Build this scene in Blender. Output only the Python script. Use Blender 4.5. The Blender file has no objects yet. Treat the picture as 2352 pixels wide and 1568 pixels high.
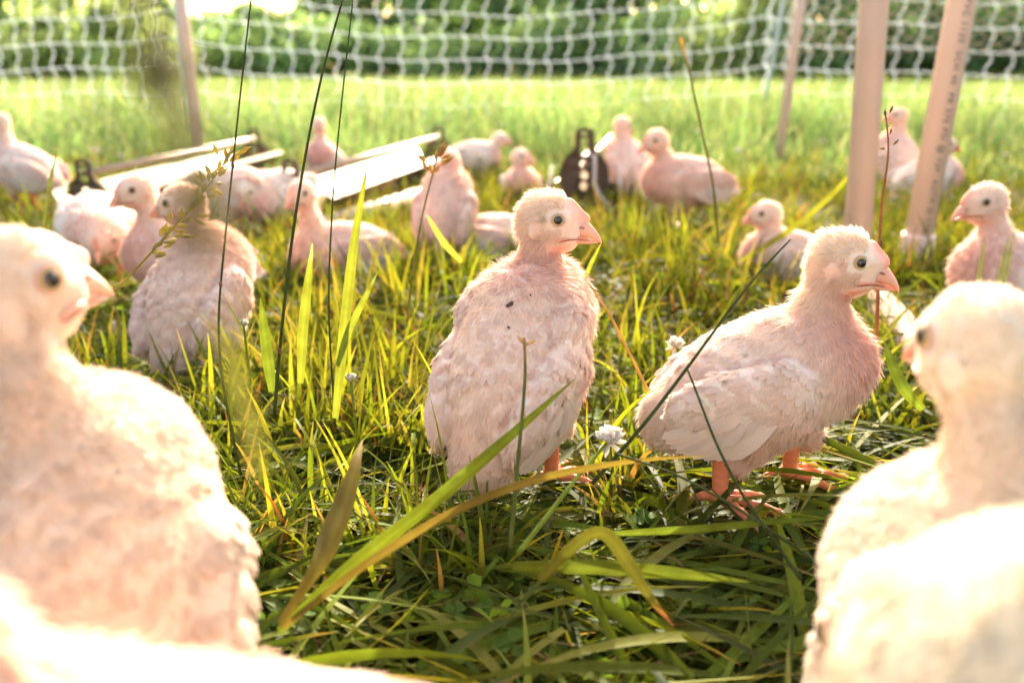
import bpy, math, random
import numpy as np
from math import radians as R, sin, cos, tan, pi, atan
from mathutils import Vector, Matrix

random.seed(7)
rng = np.random.default_rng(11)
scene = bpy.context.scene
COL = scene.collection

# ------------------------------------------------------------------ camera
CAM_H = 0.32
TILT = math.atan(0.297)
FPX = 2100.0           # focal length in pixels of a 2352 x 1568 picture
cam_d = bpy.data.cameras.new("camera")
cam = bpy.data.objects.new("camera", cam_d)
COL.objects.link(cam)
cam.location = (0, 0, CAM_H)
cam.rotation_euler = (pi / 2 - TILT, 0, 0)
cam_d.sensor_width = 36
cam_d.lens = 36 * FPX / 2352
cam_d.clip_start = 0.01
cam_d.clip_end = 600
cam_d.dof.use_dof = True
cam_d.dof.focus_distance = 0.625
cam_d.dof.aperture_fstop = 5.2
scene.camera = cam

# ------------------------------------------------------------------ sky, sun, exposure
SUN_EL, SUN_AZ = R(25), R(8)        # azimuth measured from +Y towards +X
world = bpy.data.worlds.new("World")
scene.world = world
world.use_nodes = True
nt = world.node_tree
bg = nt.nodes["Background"]
sky = nt.nodes.new("ShaderNodeTexSky")
sky.sky_type = 'NISHITA'
sky.sun_disc = False
sky.sun_elevation = SUN_EL
sky.sun_rotation = SUN_AZ
sky.air_density = 1.0
sky.dust_density = 5.0
sky.ozone_density = 0.3
warm = nt.nodes.new("ShaderNodeMix"); warm.data_type = 'RGBA'; warm.blend_type = 'MULTIPLY'
warm.inputs[0].default_value = 1; warm.inputs[7].default_value = (1.0, .84, .72, 1)      # warm hazy evening sky
nt.links.new(sky.outputs[0], warm.inputs[6]); nt.links.new(warm.outputs[2], bg.inputs[0])
bg.inputs[1].default_value = 0.15
sun_d = bpy.data.lights.new("sun", 'SUN')
sun_d.energy = 3.1
sun_d.angle = R(0.6)
sun_d.color = (1.0, 0.90, 0.76)
sun = bpy.data.objects.new("sun", sun_d)
COL.objects.link(sun)
sd = Vector((sin(SUN_AZ) * cos(SUN_EL), cos(SUN_AZ) * cos(SUN_EL), sin(SUN_EL)))
sun.rotation_euler = sd.to_track_quat('Z', 'Y').to_euler()
sun.location = (2, 4, 5)
scene.view_settings.view_transform = 'Standard'
scene.view_settings.look = 'None'
scene.view_settings.exposure = 2.2
scene.view_settings.gamma = 1
scene.cycles.max_bounces = 8
scene.cycles.transparent_max_bounces = 8
scene.cycles.sample_clamp_indirect = 6

# ------------------------------------------------------------------ geometry helpers
CT, ST = cos(TILT), sin(TILT)
FWD = np.array([0, CT, -ST]); UPV = np.array([0, ST, CT]); RT = np.array([1.0, 0, 0])
CAM = np.array([0, 0, CAM_H])

def at(px, py, depth):
    """world point seen at (px, py) of the 2352-wide photograph, `depth` metres along the view axis"""
    return CAM + depth * (FWD + RT * (px - 1176) / FPX - UPV * (py - 784) / FPX)

def gnd(px, py, z=0.0):
    d = FWD + RT * (px - 1176) / FPX - UPV * (py - 784) / FPX
    return CAM + d * (z - CAM_H) / d[2]

def new_mesh(name, V, F, mats=(), parent=None, col=None, smooth=True, midx=None, loc=None):
    """V (n,3); F: list of arrays of faces (tri or quad)"""
    me = bpy.data.meshes.new(name)
    V = np.asarray(V, dtype=np.float32)
    if not isinstance(F, (list, tuple)):
        F = [F]
    F = [np.asarray(f, dtype=np.int32) for f in F if len(f)]
    loops = np.concatenate([f.ravel() for f in F])
    tot = np.concatenate([np.full(len(f), f.shape[1], dtype=np.int32) for f in F])
    start = np.concatenate([[0], np.cumsum(tot)[:-1]]).astype(np.int32)
    me.vertices.add(len(V)); me.vertices.foreach_set("co", V.ravel())
    me.loops.add(len(loops)); me.loops.foreach_set("vertex_index", loops)
    me.polygons.add(len(tot)); me.polygons.foreach_set("loop_start", start)
    me.polygons.foreach_set("loop_total", tot)
    if smooth:
        me.polygons.foreach_set("use_smooth", np.ones(len(tot), dtype=bool))
    if midx is not None:
        me.polygons.foreach_set("material_index", np.asarray(midx, dtype=np.int32))
    me.update(calc_edges=True)
    me.validate()
    if col is not None:
        a = me.color_attributes.new("Col", 'FLOAT_COLOR', 'POINT')
        c = np.ones((len(V), 4), dtype=np.float32); c[:, :3] = col
        a.data.foreach_set("color", c.ravel())
    for m in (mats if isinstance(mats, (list, tuple)) else [mats]):
        me.materials.append(m)
    o = bpy.data.objects.new(name, me)
    COL.objects.link(o)
    if parent is not None:
        o.parent = parent
    if loc is not None:
        o.location = loc
    return o

def tag(o, label=None, cat=None, group=None, kind=None):
    if label: o["label"] = label
    if cat: o["category"] = cat
    if group: o["group"] = group
    if kind: o["kind"] = kind
    return o

def empty(name, loc=(0, 0, 0), rz=0.0):
    o = bpy.data.objects.new(name, None)
    o.empty_display_size = 0.05
    COL.objects.link(o)
    o.location = loc; o.rotation_euler = (0, 0, rz)
    return o

def copy_tree(o, parent=None):
    c = o.copy(); COL.objects.link(c)
    if parent: c.parent = parent
    for ch in list(o.children):
        copy_tree(ch, c)
    return c

def nrm(v, axis=-1):
    return v / np.maximum(np.linalg.norm(v, axis=axis, keepdims=True), 1e-9)

class MB:
    """collects pieces of one mesh"""
    def __init__(s): s.V = []; s.F3 = []; s.F4 = []; s.C = []; s.n = 0; s.M3 = []; s.M4 = []
    def add(s, V, F, col=(1, 1, 1), mi=0):
        V = np.asarray(V, float); F = np.asarray(F, int)
        if len(F) == 0: return
        (s.F3 if F.shape[1] == 3 else s.F4).append(F + s.n)
        (s.M3 if F.shape[1] == 3 else s.M4).append(np.full(len(F), mi))
        s.V.append(V)
        c = np.asarray(col, float)
        s.C.append(np.broadcast_to(c, (len(V), 3)) if c.ndim == 1 else c)
        s.n += len(V)
    def tube(s, pts, rad, n=10, col=(1, 1, 1), mi=0, cap=True, flat=1.0):
        P = np.asarray(pts, float); m = len(P)
        rad = np.broadcast_to(np.asarray(rad, float), (m,))
        T = nrm(np.gradient(P, axis=0))
        ref = np.array([0, 0, 1.0]) if abs(T[0][2]) < .9 else np.array([1.0, 0, 0])
        A = nrm(np.cross(T[0], ref)); rings = []
        for i in range(m):
            A = nrm(A - T[i] * A.dot(T[i])); B = np.cross(T[i], A)
            a = np.arange(n) * 2 * pi / n
            rings.append(P[i] + rad[i] * (np.cos(a)[:, None] * A + flat * np.sin(a)[:, None] * B))
        V = np.concatenate(rings)
        F = []
        for i in range(m - 1):
            for j in range(n):
                k = (j + 1) % n
                F.append((i * n + j, i * n + k, (i + 1) * n + k, (i + 1) * n + j))
        c = np.asarray(col, float)
        if c.ndim == 2: c = np.repeat(c, n, axis=0)
        base = s.n
        s.add(V, F, c, mi)
        if cap:
            ends = []
            V2 = np.array([P[0], P[-1]])
            b = len(V)
            T3 = [(base + (j + 1) % n, base + j, base + b) for j in range(n)] + \
                 [(base + (m - 1) * n + j, base + (m - 1) * n + (j + 1) % n, base + b + 1) for j in range(n)]
            s.V.append(V2); s.C.append(np.array([c[0] if c.ndim == 2 else c, c[-1] if c.ndim == 2 else c])); s.n += 2
            s.F3.append(np.array(T3)); s.M3.append(np.full(len(T3), mi))
    def box(s, c, half, R3=None, col=(1, 1, 1), mi=0):
        v = np.array([[x, y, z] for x in (-1, 1) for y in (-1, 1) for z in (-1, 1)], float) * half
        if R3 is not None: v = v @ np.asarray(R3).T
        s.add(v + np.asarray(c), [(0, 1, 3, 2), (4, 6, 7, 5), (0, 4, 5, 1), (2, 3, 7, 6), (0, 2, 6, 4), (1, 5, 7, 3)], col, mi)
    def build(s, name, mats, parent=None, smooth=True, loc=None):
        F = []; M = []
        if s.F3: F.append(np.concatenate(s.F3)); M.append(np.concatenate(s.M3))
        if s.F4: F.append(np.concatenate(s.F4)); M.append(np.concatenate(s.M4))
        return new_mesh(name, np.concatenate(s.V), F, mats, parent, np.concatenate(s.C), smooth, np.concatenate(M), loc)

def ball(c, r, nu=14, nv=10):
    c = np.asarray(c, float); r = np.broadcast_to(np.asarray(r, float), (3,))
    V = [c + r * (0, 0, 1)]
    for i in range(1, nv):
        a = pi * i / nv
        for j in range(nu):
            b = 2 * pi * j / nu
            V.append(c + r * (sin(a) * cos(b), sin(a) * sin(b), cos(a)))
    V.append(c + r * (0, 0, -1))
    F = []
    for j in range(nu):
        F.append((0, 1 + j, 1 + (j + 1) % nu, 1 + (j + 1) % nu))
    for i in range(nv - 2):
        for j in range(nu):
            a = 1 + i * nu + j; b = 1 + i * nu + (j + 1) % nu
            F.append((a, a + nu, b + nu, b))
    L = len(V) - 1
    F3 = [(f[0], f[1], f[2]) for f in F[:nu]]
    F4 = F[nu:]
    for j in range(nu):
        F3.append((L, 1 + (nv - 2) * nu + (j + 1) % nu, 1 + (nv - 2) * nu + j))
    return np.array(V), np.array(F3), np.array(F4)

def add_ball(mb, c, r, col=(1, 1, 1), mi=0, nu=14, nv=10):
    V, F3, F4 = ball(c, r, nu, nv)
    b = mb.n
    mb.V.append(V); mb.C.append(np.broadcast_to(np.asarray(col, float), (len(V), 3))); mb.n += len(V)
    mb.F3.append(F3 + b); mb.M3.append(np.full(len(F3), mi))
    mb.F4.append(F4 + b); mb.M4.append(np.full(len(F4), mi))

# ------------------------------------------------------------------ materials
def mat(name, base=None, rough=.6, trans=0.0, sss=0.0, sss_r=(1, .3, .15), sss_s=.01, spec=.4, noise=None,
        metal=0.0, tcol=None, bump=None, sheen=0.0, coat=0.0, objvar=0.0):
    """base None: take the mesh colour attribute 'Col'. trans: share of light let through (thin leaves, feathers)"""
    m = bpy.data.materials.new(name); m.use_nodes = True
    n = m.node_tree.nodes; l = m.node_tree.links
    p = n["Principled BSDF"]; out = n["Material Output"]
    p.inputs["Roughness"].default_value = rough
    p.inputs["Specular IOR Level"].default_value = spec
    p.inputs["Metallic"].default_value = metal
    p.inputs["Coat Weight"].default_value = coat
    if sheen:
        p.inputs["Sheen Weight"].default_value = sheen
    if sss:
        p.inputs["Subsurface Weight"].default_value = sss
        p.inputs["Subsurface Radius"].default_value = sss_r
        p.inputs["Subsurface Scale"].default_value = sss_s
    if base is None:
        a = n.new("ShaderNodeAttribute"); a.attribute_name = "Col"; src = a.outputs["Color"]
    else:
        rgb = n.new("ShaderNodeRGB"); rgb.outputs[0].default_value = (*base, 1); src = rgb.outputs[0]
    if noise:
        sc, amt, dark = noise          # scale, amount, multiplied colour
        tc = n.new("ShaderNodeTexCoord")
        t = n.new("ShaderNodeTexNoise"); t.inputs["Scale"].default_value = sc; t.inputs["Detail"].default_value = 5
        l.new(tc.outputs["Object"], t.inputs["Vector"])
        rp = n.new("ShaderNodeMapRange"); rp.inputs[1].default_value = .42; rp.inputs[2].default_value = .68
        rp.inputs[4].default_value = amt
        l.new(t.outputs[0], rp.inputs[0])
        mx = n.new("ShaderNodeMix"); mx.data_type = 'RGBA'; mx.blend_type = 'MULTIPLY'
        l.new(rp.outputs[0], mx.inputs[0]); l.new(src, mx.inputs[6]); mx.inputs[7].default_value = (*dark, 1)
        src = mx.outputs[2]
    l.new(src, p.inputs["Base Color"])
    if bump:
        tc2 = n.new("ShaderNodeTexCoord")
        t2 = n.new("ShaderNodeTexNoise"); t2.inputs["Scale"].default_value = bump[0]; t2.inputs["Detail"].default_value = 4
        l.new(tc2.outputs["Object"], t2.inputs["Vector"])
        b = n.new("ShaderNodeBump"); b.inputs["Strength"].default_value = bump[1]; b.inputs["Distance"].default_value = bump[2]
        l.new(t2.outputs[0], b.inputs["Height"]); l.new(b.outputs[0], p.inputs["Normal"])
    if trans:
        tr = n.new("ShaderNodeBsdfTranslucent")
        if tcol:
            mm = n.new("ShaderNodeMix"); mm.data_type = 'RGBA'; mm.blend_type = 'MULTIPLY'
            mm.inputs[0].default_value = 1; l.new(src, mm.inputs[6]); mm.inputs[7].default_value = (*tcol, 1)
            l.new(mm.outputs[2], tr.inputs[0])
        else:
            l.new(src, tr.inputs[0])
        ms = n.new("ShaderNodeMixShader"); ms.inputs[0].default_value = trans
        l.new(p.outputs[0], ms.inputs[1]); l.new(tr.outputs[0], ms.inputs[2])
        l.new(ms.outputs[0], out.inputs["Surface"])
    return m

M_BODY = mat("chick_body", rough=.75, sss=.55, sss_r=(1, .42, .26), sss_s=.012, spec=.15, bump=(260, .35, .002))
M_FEATHER = mat("feather", rough=.7, trans=.36, spec=.12, noise=(38, .25, (.88, .74, .66)))
M_DOWN = mat("down", rough=.8, trans=.55, spec=.1)
M_SKIN = mat("leg_skin", rough=.45, sss=.3, sss_r=(1, .3, .15), sss_s=.004, spec=.4, bump=(500, .5, .001))
M_BEAK = mat("beak_horn", rough=.38, sss=.4, sss_r=(1, .35, .15), sss_s=.004, spec=.45)
M_EYE = mat("eye_gloss", rough=.06, spec=.6, coat=.6)
M_GRASS = mat("grass_blade", rough=.58, trans=.5, spec=.13, tcol=(1.35, 1.13, .40), noise=(140, .6, (.78, .66, .5)))
M_FARGRASS = mat("meadow_blade", rough=.55, trans=.5, spec=.3, tcol=(1.1, 1.15, .7))
M_LEAF = mat("tree_leaf", rough=.55, trans=.55, spec=.3, tcol=(1.1, 1.15, .6))
M_BARK = mat("bark", (.11, .08, .055), rough=.9, noise=(6, .6, (.5, .45, .4)))
M_SOIL = mat("soil", (.05, .030, .016), rough=.95, noise=(30, .8, (.45, .4, .35)), bump=(60, .6, .01))
M_FIELD = mat("field_soil", (.10, .13, .04), rough=.95, noise=(2, .6, (.6, .7, .5)))
M_PVC = mat("white_pvc", (.80, .61, .51), rough=.35, spec=.4, noise=(14, .25, (.86, .76, .66)), sss=.1, sss_s=.004)
M_INK = mat("ink", (.10, .07, .06), rough=.6)
M_NET = mat("net_string", (.88, .94, 1.0), rough=.55, trans=.75)
M_POST = mat("fence_post", (.62, .72, .76), rough=.4)
M_WIRE = mat("wire", (.55, .45, .33), rough=.35, metal=.7)
M_TROUGH = mat("galvanised", (.42, .33, .25), rough=.45, metal=.15, noise=(30, .4, (.75, .68, .58)))
M_PLATE = mat("dark_plastic", (.12, .08, .052), rough=.7, noise=(40, .4, (.6, .6, .6)))
M_FEED = mat("feed", (.3, .2, .1), rough=.9, bump=(200, .8, .004))

# ------------------------------------------------------------------ implicit surface -> mesh
def sd_ell(P, c, r, Rm=None):
    q = P - c
    if Rm is not None: q = q @ Rm
    k0 = np.linalg.norm(q / r, axis=-1); k1 = np.linalg.norm(q / (r * r), axis=-1)
    return k0 * (k0 - 1) / np.maximum(k1, 1e-6)

def sd_cone(P, a, b, ra, rb):
    ba = b - a; L2 = ba.dot(ba)
    t = np.clip(((P - a) @ ba) / L2, 0, 1)
    return np.linalg.norm(P - a - t[..., None] * ba, axis=-1) - (ra + (rb - ra) * t)

def smin(a, b, k):
    h = np.clip(.5 + .5 * (b - a) / k, 0, 1)
    return b + (a - b) * h - k * h * (1 - h)

def surface_nets(fn, lo, hi, h):
    lo = np.asarray(lo, float); n = np.ceil((np.asarray(hi) - lo) / h).astype(int) + 1
    ax = [lo[i] + h * np.arange(n[i]) for i in range(3)]
    G = np.empty(tuple(n), np.float32)
    for i0 in range(0, n[0], 16):
        X, Y, Z = np.meshgrid(ax[0][i0:i0 + 16], ax[1], ax[2], indexing='ij')
        G[i0:i0 + 16] = fn(np.stack([X, Y, Z], -1).reshape(-1, 3)).reshape(X.shape)
    S = G < 0
    c = [S[dx:n[0] - 1 + dx, dy:n[1] - 1 + dy, dz:n[2] - 1 + dz] for dx in (0, 1) for dy in (0, 1) for dz in (0, 1)]
    cnt = sum(x.astype(np.int8) for x in c)
    act = (cnt > 0) & (cnt < 8)
    I = np.argwhere(act)
    idx = -np.ones(act.shape, np.int64); idx[act] = np.arange(len(I))
    acc = np.zeros((len(I), 3)); w = np.zeros(len(I))
    offs = [(dx, dy, dz) for dx in (0, 1) for dy in (0, 1) for dz in (0, 1)]
    for a in offs:
        for d in range(3):
            if a[d] == 0:
                b = list(a); b[d] = 1
                ga = G[I[:, 0] + a[0], I[:, 1] + a[1], I[:, 2] + a[2]]
                gb = G[I[:, 0] + b[0], I[:, 1] + b[1], I[:, 2] + b[2]]
                m = (ga < 0) != (gb < 0)
                t = np.where(m, ga / np.where(np.abs(ga - gb) < 1e-12, 1, ga - gb), 0)
                pos = np.array(a, float)[None] + 0 * acc
                pos[:, d] += t
                acc += np.where(m[:, None], pos, 0); w += m
    V = lo + h * (I + acc / w[:, None])
    quads = []
    for d in range(3):
        u, v = (d + 1) % 3, (d + 2) % 3
        sl0 = [slice(None)] * 3; sl1 = [slice(None)] * 3
        sl0[d] = slice(0, n[d] - 1); sl1[d] = slice(1, n[d])
        ch = S[tuple(sl0)] != S[tuple(sl1)]
        E = np.argwhere(ch)
        E = E[(E[:, u] > 0) & (E[:, v] > 0) & (E[:, u] < n[u] - 1) & (E[:, v] < n[v] - 1)]
        ins = S[E[:, 0], E[:, 1], E[:, 2]]
        def ci(du, dv):
            q = E.copy(); q[:, u] -= du; q[:, v] -= dv
            return idx[q[:, 0], q[:, 1], q[:, 2]]
        q = np.stack([ci(1, 1), ci(0, 1), ci(0, 0), ci(1, 0)], 1)
        q[~ins] = q[~ins][:, ::-1]
        quads.append(q)
    return V, np.concatenate(quads)

def vnormals(V, F):
    n = np.cross(V[F[:, 2]] - V[F[:, 0]], V[F[:, 3]] - V[F[:, 1]])
    N = np.zeros_like(V)
    for k in range(4): np.add.at(N, F[:, k], n)
    return nrm(N), np.linalg.norm(n, axis=1) * .5, nrm(n)

def rotm(rx=0, ry=0, rz=0):
    return np.array(Matrix.Rotation(rz, 3, 'Z') @ Matrix.Rotation(ry, 3, 'Y') @ Matrix.Rotation(rx, 3, 'X'))

# colours (pigment of the plumage and bare skin)
HS = .00119        # metres per head unit (a head is modelled in millimetres)
C_WHITE = np.array([.92, .80, .70]); C_CREAM = np.array([.90, .80, .62]); C_PINK = np.array([.82, .50, .38])
C_SALMON = np.array([.80, .33, .22]); C_LEG = np.array([.80, .27, .13]); C_BEAK = np.array([.86, .47, .33])

def chick(label, x, y, heading, pitch=15, zc=.092, size=1.0, head=(.063, 0, .197), hyaw=0, hpitch=0, hroll=0,
          neck=None, legs='stand', detail=1, seed=0, z0=0.0, group="young white chickens in the grass pen", pinkness=0.0, cream=0.0, marks=(), sh=0.0, nk=.012, fuzz=1.0, bl=.86, creamcol=(.86, .77, .62),
          feet=None, trunk=(1, 1, 1), wing_out=0.0, nroot=(.052, 0, .010), nrad=.022, beakcol=None, spots=0):
    """heading: degrees, 0 = facing +X (right), 90 = facing away. hyaw is relative to the body."""
    rg = np.random.default_rng(seed + 100)
    Rt = rotm(ry=-R(pitch)); T = np.array([0, 0, zc])
    if detail < 2 and tuple(trunk) == (1, 1, 1): trunk = (rg.uniform(.95, 1.05), rg.uniform(.84, .93), rg.uniform(.84, .92))
    tw = np.array(trunk, float)
    def tp(p): return Rt @ (np.array(p) * tw) + T
    Rh = rotm(0, 0, R(hyaw)) @ rotm(0, R(hpitch), 0) @ rotm(R(hroll), 0, 0)
    H = np.array(head, float)
    def hp(p): return Rh @ (np.array(p) * HS) + H
    nb = tp(nroot)
    if neck is None:
        nh = hp((-7, 0, -8))
        mid = (nb * .45 + nh * .55) + np.array([-.006, 0, -.002])
        neck = [(*nb, nrad), (*mid, .0124), (*nh, .0138)]
    neck = [np.array(q, float) for q in neck]
    prims = {}
    trunkP = [('e', tp((0, 0, 0)), np.array([.070, .050, .052]) * tw, Rt, .02),
              ('e', tp((.040, 0, -.015)), np.array([.042, .045, .043]) * tw, Rt, .02),
              ('c', tp((-.03, 0, .002)), tp((-.070, 0, .002)), .040 * tw[1], .024 if detail == 2 else .016, .018)]
    if sh: trunkP.append(('e', tp((.034, 0, .010)), np.array([.026, .046, .030]), Rt, .012))
    wingP = []
    for s in (-1, 1):
        Rw = Rt @ rotm(R(-6 * s), R(14), R(7 * s))
        wingP.append(('e', tp((-.022, s * (.0430 + wing_out), .006)), np.array([.052, .0165, .030]) * tw, Rw, .0035))
        wingP.append(('e', tp((.008 + .8 * sh, s * (.0425 + wing_out), .004 + .3 * sh)), np.array([.024, .0165, .024]) * tw, Rw, .005))
    legP = []
    F = feet
    if legs == 'stand':
        if F is None: F = [(.012, -.026, 0), (.004, .026, 0)]
        for f, s in zip(F, (-1, 1)):
            hip = tp((.0, s * .026, -.022)); kn = np.array([f[0] + .012, f[1] * .85 + s * .003, max(zc - .050, .035)])
            legP.append(('c', hip, kn, .026, .0105, .015))
    elif legs == 'sit':
        for s in (-1, 1):
            legP.append(('e', tp((.01, s * .034, -.030)), np.array([.032, .018, .020]), Rt, .012))
    neckP = []
    for a, b in zip(neck[:-1], neck[1:]):
        neckP.append(('c', a[:3], b[:3], a[3], b[3], nk))
    g = HS * 1000
    headP = [('e', hp((-5, 0, 2.0)), np.array([.0185, .0138, .0158]) * g, Rh, .012),
             ('e', hp((5.5, 0, -1.0)), np.array([.0120, .0092, .0118]) * g, Rh, .007),
             ('e', hp((2, 0, -8)), np.array([.0130, .0098, .0078]) * g, Rh, .006),
             ('c', hp((9, 0, 5.5)), hp((14, 0, 1.5)), .0060 * g, .0040 * g, .004),
             ('c', hp((8, 0, 13.2)), hp((18, 0, 4.2)), .0021 * g, .0022 * g, .003),
             ('e', hp((7, 0, -13.5)), np.array([.0060, .0022, .0035]) * g, Rh, .005)]
    for s in (-1, 1):
        headP.append(('e', hp((-10, s * 12.8, -4)), np.array([.0050, .0030, .0062]) * g, Rh, .0015))   # ear
        headP.append(('e', hp((2.2, s * 9.6, 3.6)), np.array([.0074, .0040, .0072]) * g, Rh, .002))    # orbit
        headP.append(('e', hp((3, s * 9.0, -12.5)), np.array([.0072, .0022, .0022]) * g, Rh @ rotm(0, R(-22), 0), .0015))  # wattle
    groups = [trunkP, wingP, legP, neckP, headP]
    def ev(q, P):
        return sd_ell(P, q[1], q[2], q[3]) if q[0] == 'e' else sd_cone(P, q[1], q[2], q[3], q[4])
    def fn(P):
        d = None
        for g in groups:
            for q in g:
                v = ev(q, P)
                d = v if d is None else smin(d, v, q[-1])
        if detail >= 2:      # low soft swellings of the feather tracts
            d = d + .0012 * np.sin(P[:, 0] * 260 + 2 * np.sin(P[:, 2] * 120)) * np.sin(P[:, 1] * 240) * np.sin(P[:, 2] * 210 + 1)
        return d
    h = {0: .0045, 1: .0032, 2: .0016}[detail]
    pts = [q[1] for g in groups for q in g] + [q[2] for g in groups for q in g if q[0] == 'c']
    lo = np.min(pts, 0) - .058; hi = np.max(pts, 0) + .058
    lo[2] = max(lo[2], .0 if legs == 'sit' else .012)
    V, Q = surface_nets(fn, lo, hi, h)
    Q = Q[:, :]
    N, _, _ = vnormals(V, Q)
    if (fn(V[:400] + N[:400] * .004) < 0).mean() > .5:
        Q = Q[:, ::-1]; N = -N
    def side(xx, zz):         # half width of the head (in head units) at the head-local point xx, zz
        yy = np.linspace(24, 2, 89)
        P_ = (np.stack([0 * yy + xx, yy, 0 * yy + zz], 1) * HS) @ Rh.T + H
        f_ = fn(P_) < 0
        return yy[np.argmax(f_)] if f_.any() else 8.0
    def regions(P):
        return np.stack([np.min([ev(q, P) for q in g], 0) if g else np.full(len(P), .1) for g in groups], 1)
    def weights(P):
        D = regions(P); D = D - D.min(1, keepdims=True)
        w = np.exp(-D / .004); return w / w.sum(1, keepdims=True)
    def hl(P): return (P - H) @ Rh / HS      # head-local mm
    marks_ = [(tp(m_[:3]), m_[3], .85) for m_ in marks]
    for k_ in range(spots):
        marks_.append((V[rg.integers(len(V))], .0009 + .0012 * rg.random(), .5))
    def colour(P, Nn):
        W = weights(P)
        D_ = regions(P)
        base = C_WHITE[None] + 0 * P
        c = base * (W[:, 0:1] + W[:, 1:2]) + C_PINK * W[:, 2:3] * .55 + C_WHITE * W[:, 2:3] * .45 + \
            (C_CREAM * .5 + C_WHITE * .5) * W[:, 3:4] + (C_CREAM * .6 + C_WHITE * .4) * W[:, 4:5]
        # bare pink skin at the breast / crop
        L = (P - T) @ Rt
        br = np.clip((L[:, 0] - .030) / .04, 0, 1)[:, None] * (W[:, 0:1] + .6 * W[:, 3:4] * np.clip((L[:, 0:1] - .05) / .02, 0, 1)) * .95
        c = c * (1 - br) + np.array([.82, .44, .35]) * br
        bl = np.sin(P[:, 0] * 75 + seed) * np.sin(P[:, 1] * 90 + 1.7 * seed) * np.sin(P[:, 2] * 85 + 2)
        bl = np.clip(bl * 1.6, 0, 1)[:, None] * .22 * (1 - W[:, 4:5])
        c = c * (1 - bl) + (C_PINK * .6 + C_WHITE * .4) * bl
        q = hl(P)
        comb = np.exp(-((q[:, 1] / 3.6) ** 2)) * np.clip((q[:, 0] - 6) / 4, 0, 1) * np.clip((q[:, 2] + 0) / 3, 0, 1) * (W[:, 4] > .4)
        face = np.clip((q[:, 0] - 4) / 12, 0, 1) * (W[:, 4] > .4) * .55
        wat = np.exp(-(((q[:, 0] - 3) / 7) ** 2 + ((q[:, 2] + 14 + (q[:, 0] - 5) * -.35) / 2.6) ** 2)) * (W[:, 4] > .3)
        ear = np.exp(-(((q[:, 0] + 9) / 2.6) ** 2 + ((q[:, 2] + 8) / 3) ** 2)) * (W[:, 4] > .4) * .75
        c = c * (1 - face[:, None]) + C_PINK * face[:, None]
        earp = np.clip(1.3 - (((q[:, 0] + 10) / 5.5) ** 2 + ((q[:, 2] + 4) / 6.5) ** 2), 0, 1) * (np.abs(q[:, 1]) > 6) * (W[:, 4] > .3) * .6
        watp = np.clip(1.3 - (((q[:, 0] - 3) / 8) ** 2 + ((q[:, 2] + 12.5) / 5) ** 2), 0, 1) * (W[:, 4] > .3) * .5
        for m, cc in ((earp, C_PINK), (watp, C_PINK), (comb, C_SALMON), (wat, C_SALMON), (ear, C_PINK * .75)):
            c = c * (1 - m[:, None]) + cc * m[:, None]
        gr = (np.exp(-((D_[:, 1] - D_[:, 0]) / .0028) ** 2) * np.exp(-(np.maximum(D_[:, 0], 0) / .004) ** 2))[:, None] * .55  # wing-to-body crease: shade painted into the colour, in a bare-skin hue
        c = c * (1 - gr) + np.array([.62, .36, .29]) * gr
        c = c * (1 - pinkness) + C_PINK * pinkness
        c = c * (1 - cream) + np.array(creamcol) * cream
        for mc, mr, ma in marks_:
            m = (np.exp(-(np.linalg.norm(P - mc, axis=1) / mr) ** 4) * ma)[:, None]
            c = c * (1 - m) + np.array([.13, .07, .04]) * m
        return np.clip(c, 0, 1)
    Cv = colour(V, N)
    root = empty("chicken", (x, y, z0), R(heading))
    root.scale = (size,) * 3
    tag(root, label, "chicken", group)
    mb = MB()
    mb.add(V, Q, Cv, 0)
    # shanks and feet belong to the same body mesh
    if legs == 'stand':
        for i, (f, s) in enumerate(zip(F, (-1, 1))):
            f = np.array([f[0], f[1], 0.0]) ; yaw = R(F[i][3] if len(F[i]) > 3 else 0)
            kn = np.array([f[0] + .012, f[1] * .85 + s * .003, max(zc - .050, .035)])
            hock = kn + np.array([-.012, 0, -.004]); gz = .011
            ank = np.array([f[0], f[1], gz + .004])
            n = 9
            t = np.linspace(0, 1, n)[:, None]
            sh = np.concatenate([[kn + (0, 0, .012)], hock * (1 - t) + ank * t])
            mb.tube(sh, [.0095, .0072] + list(np.linspace(.0064, .0052, n - 1)), 12, C_LEG * (.95 + .08 * np.sin(np.arange(len(sh)) * 3))[:, None], 1)
            add_ball(mb, ank, (.0072, .0072, .0055), C_LEG, 1)
            for a, Lt in ((0, .042), (40, .034), (-40, .034), (172, .017)):
                aa = yaw + R(a); d = np.array([cos(aa), sin(aa), 0])
                tt = np.linspace(0, 1, 10)
                pts = ank + np.array([0, 0, -.002]) + d * Lt * tt[:, None]
                pts[:, 2] += .0018 * np.sin(tt * pi * 1.0) * (1 + .3 * np.sin(tt * 19)) - .004 * tt
                rad = .0042 * (1 - .35 * tt) * (1 + .10 * np.cos(tt * 19))
                mb.tube(pts, rad, 9, C_LEG * 1.02, 1)
                e = pts[-1]; cl = np.array([e + d * k * .001 + np.array([0, 0, .0002 - .00011 * k * k]) for k in range(0, 7, 2)])
                mb.tube(cl, [.0021, .0017, .0011, .0003], 7, (.55, .38, .28), 1)
    body = mb.build("body", [M_BODY, M_SKIN], root)
    # ---------------- beak
    mb = MB()
    def ring(cx, top, bot, wy, n=12):
        a = np.arange(n) * 2 * pi / n
        zc_ = (top + bot) / 2; hz = (top - bot) / 2
        zz = np.sin(a); yy = np.cos(a)
        yy = yy * (1 - .25 * np.clip(zz, 0, 1))
        return np.stack([np.full(n, cx), yy * wy, zc_ + zz * hz], 1)
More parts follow.
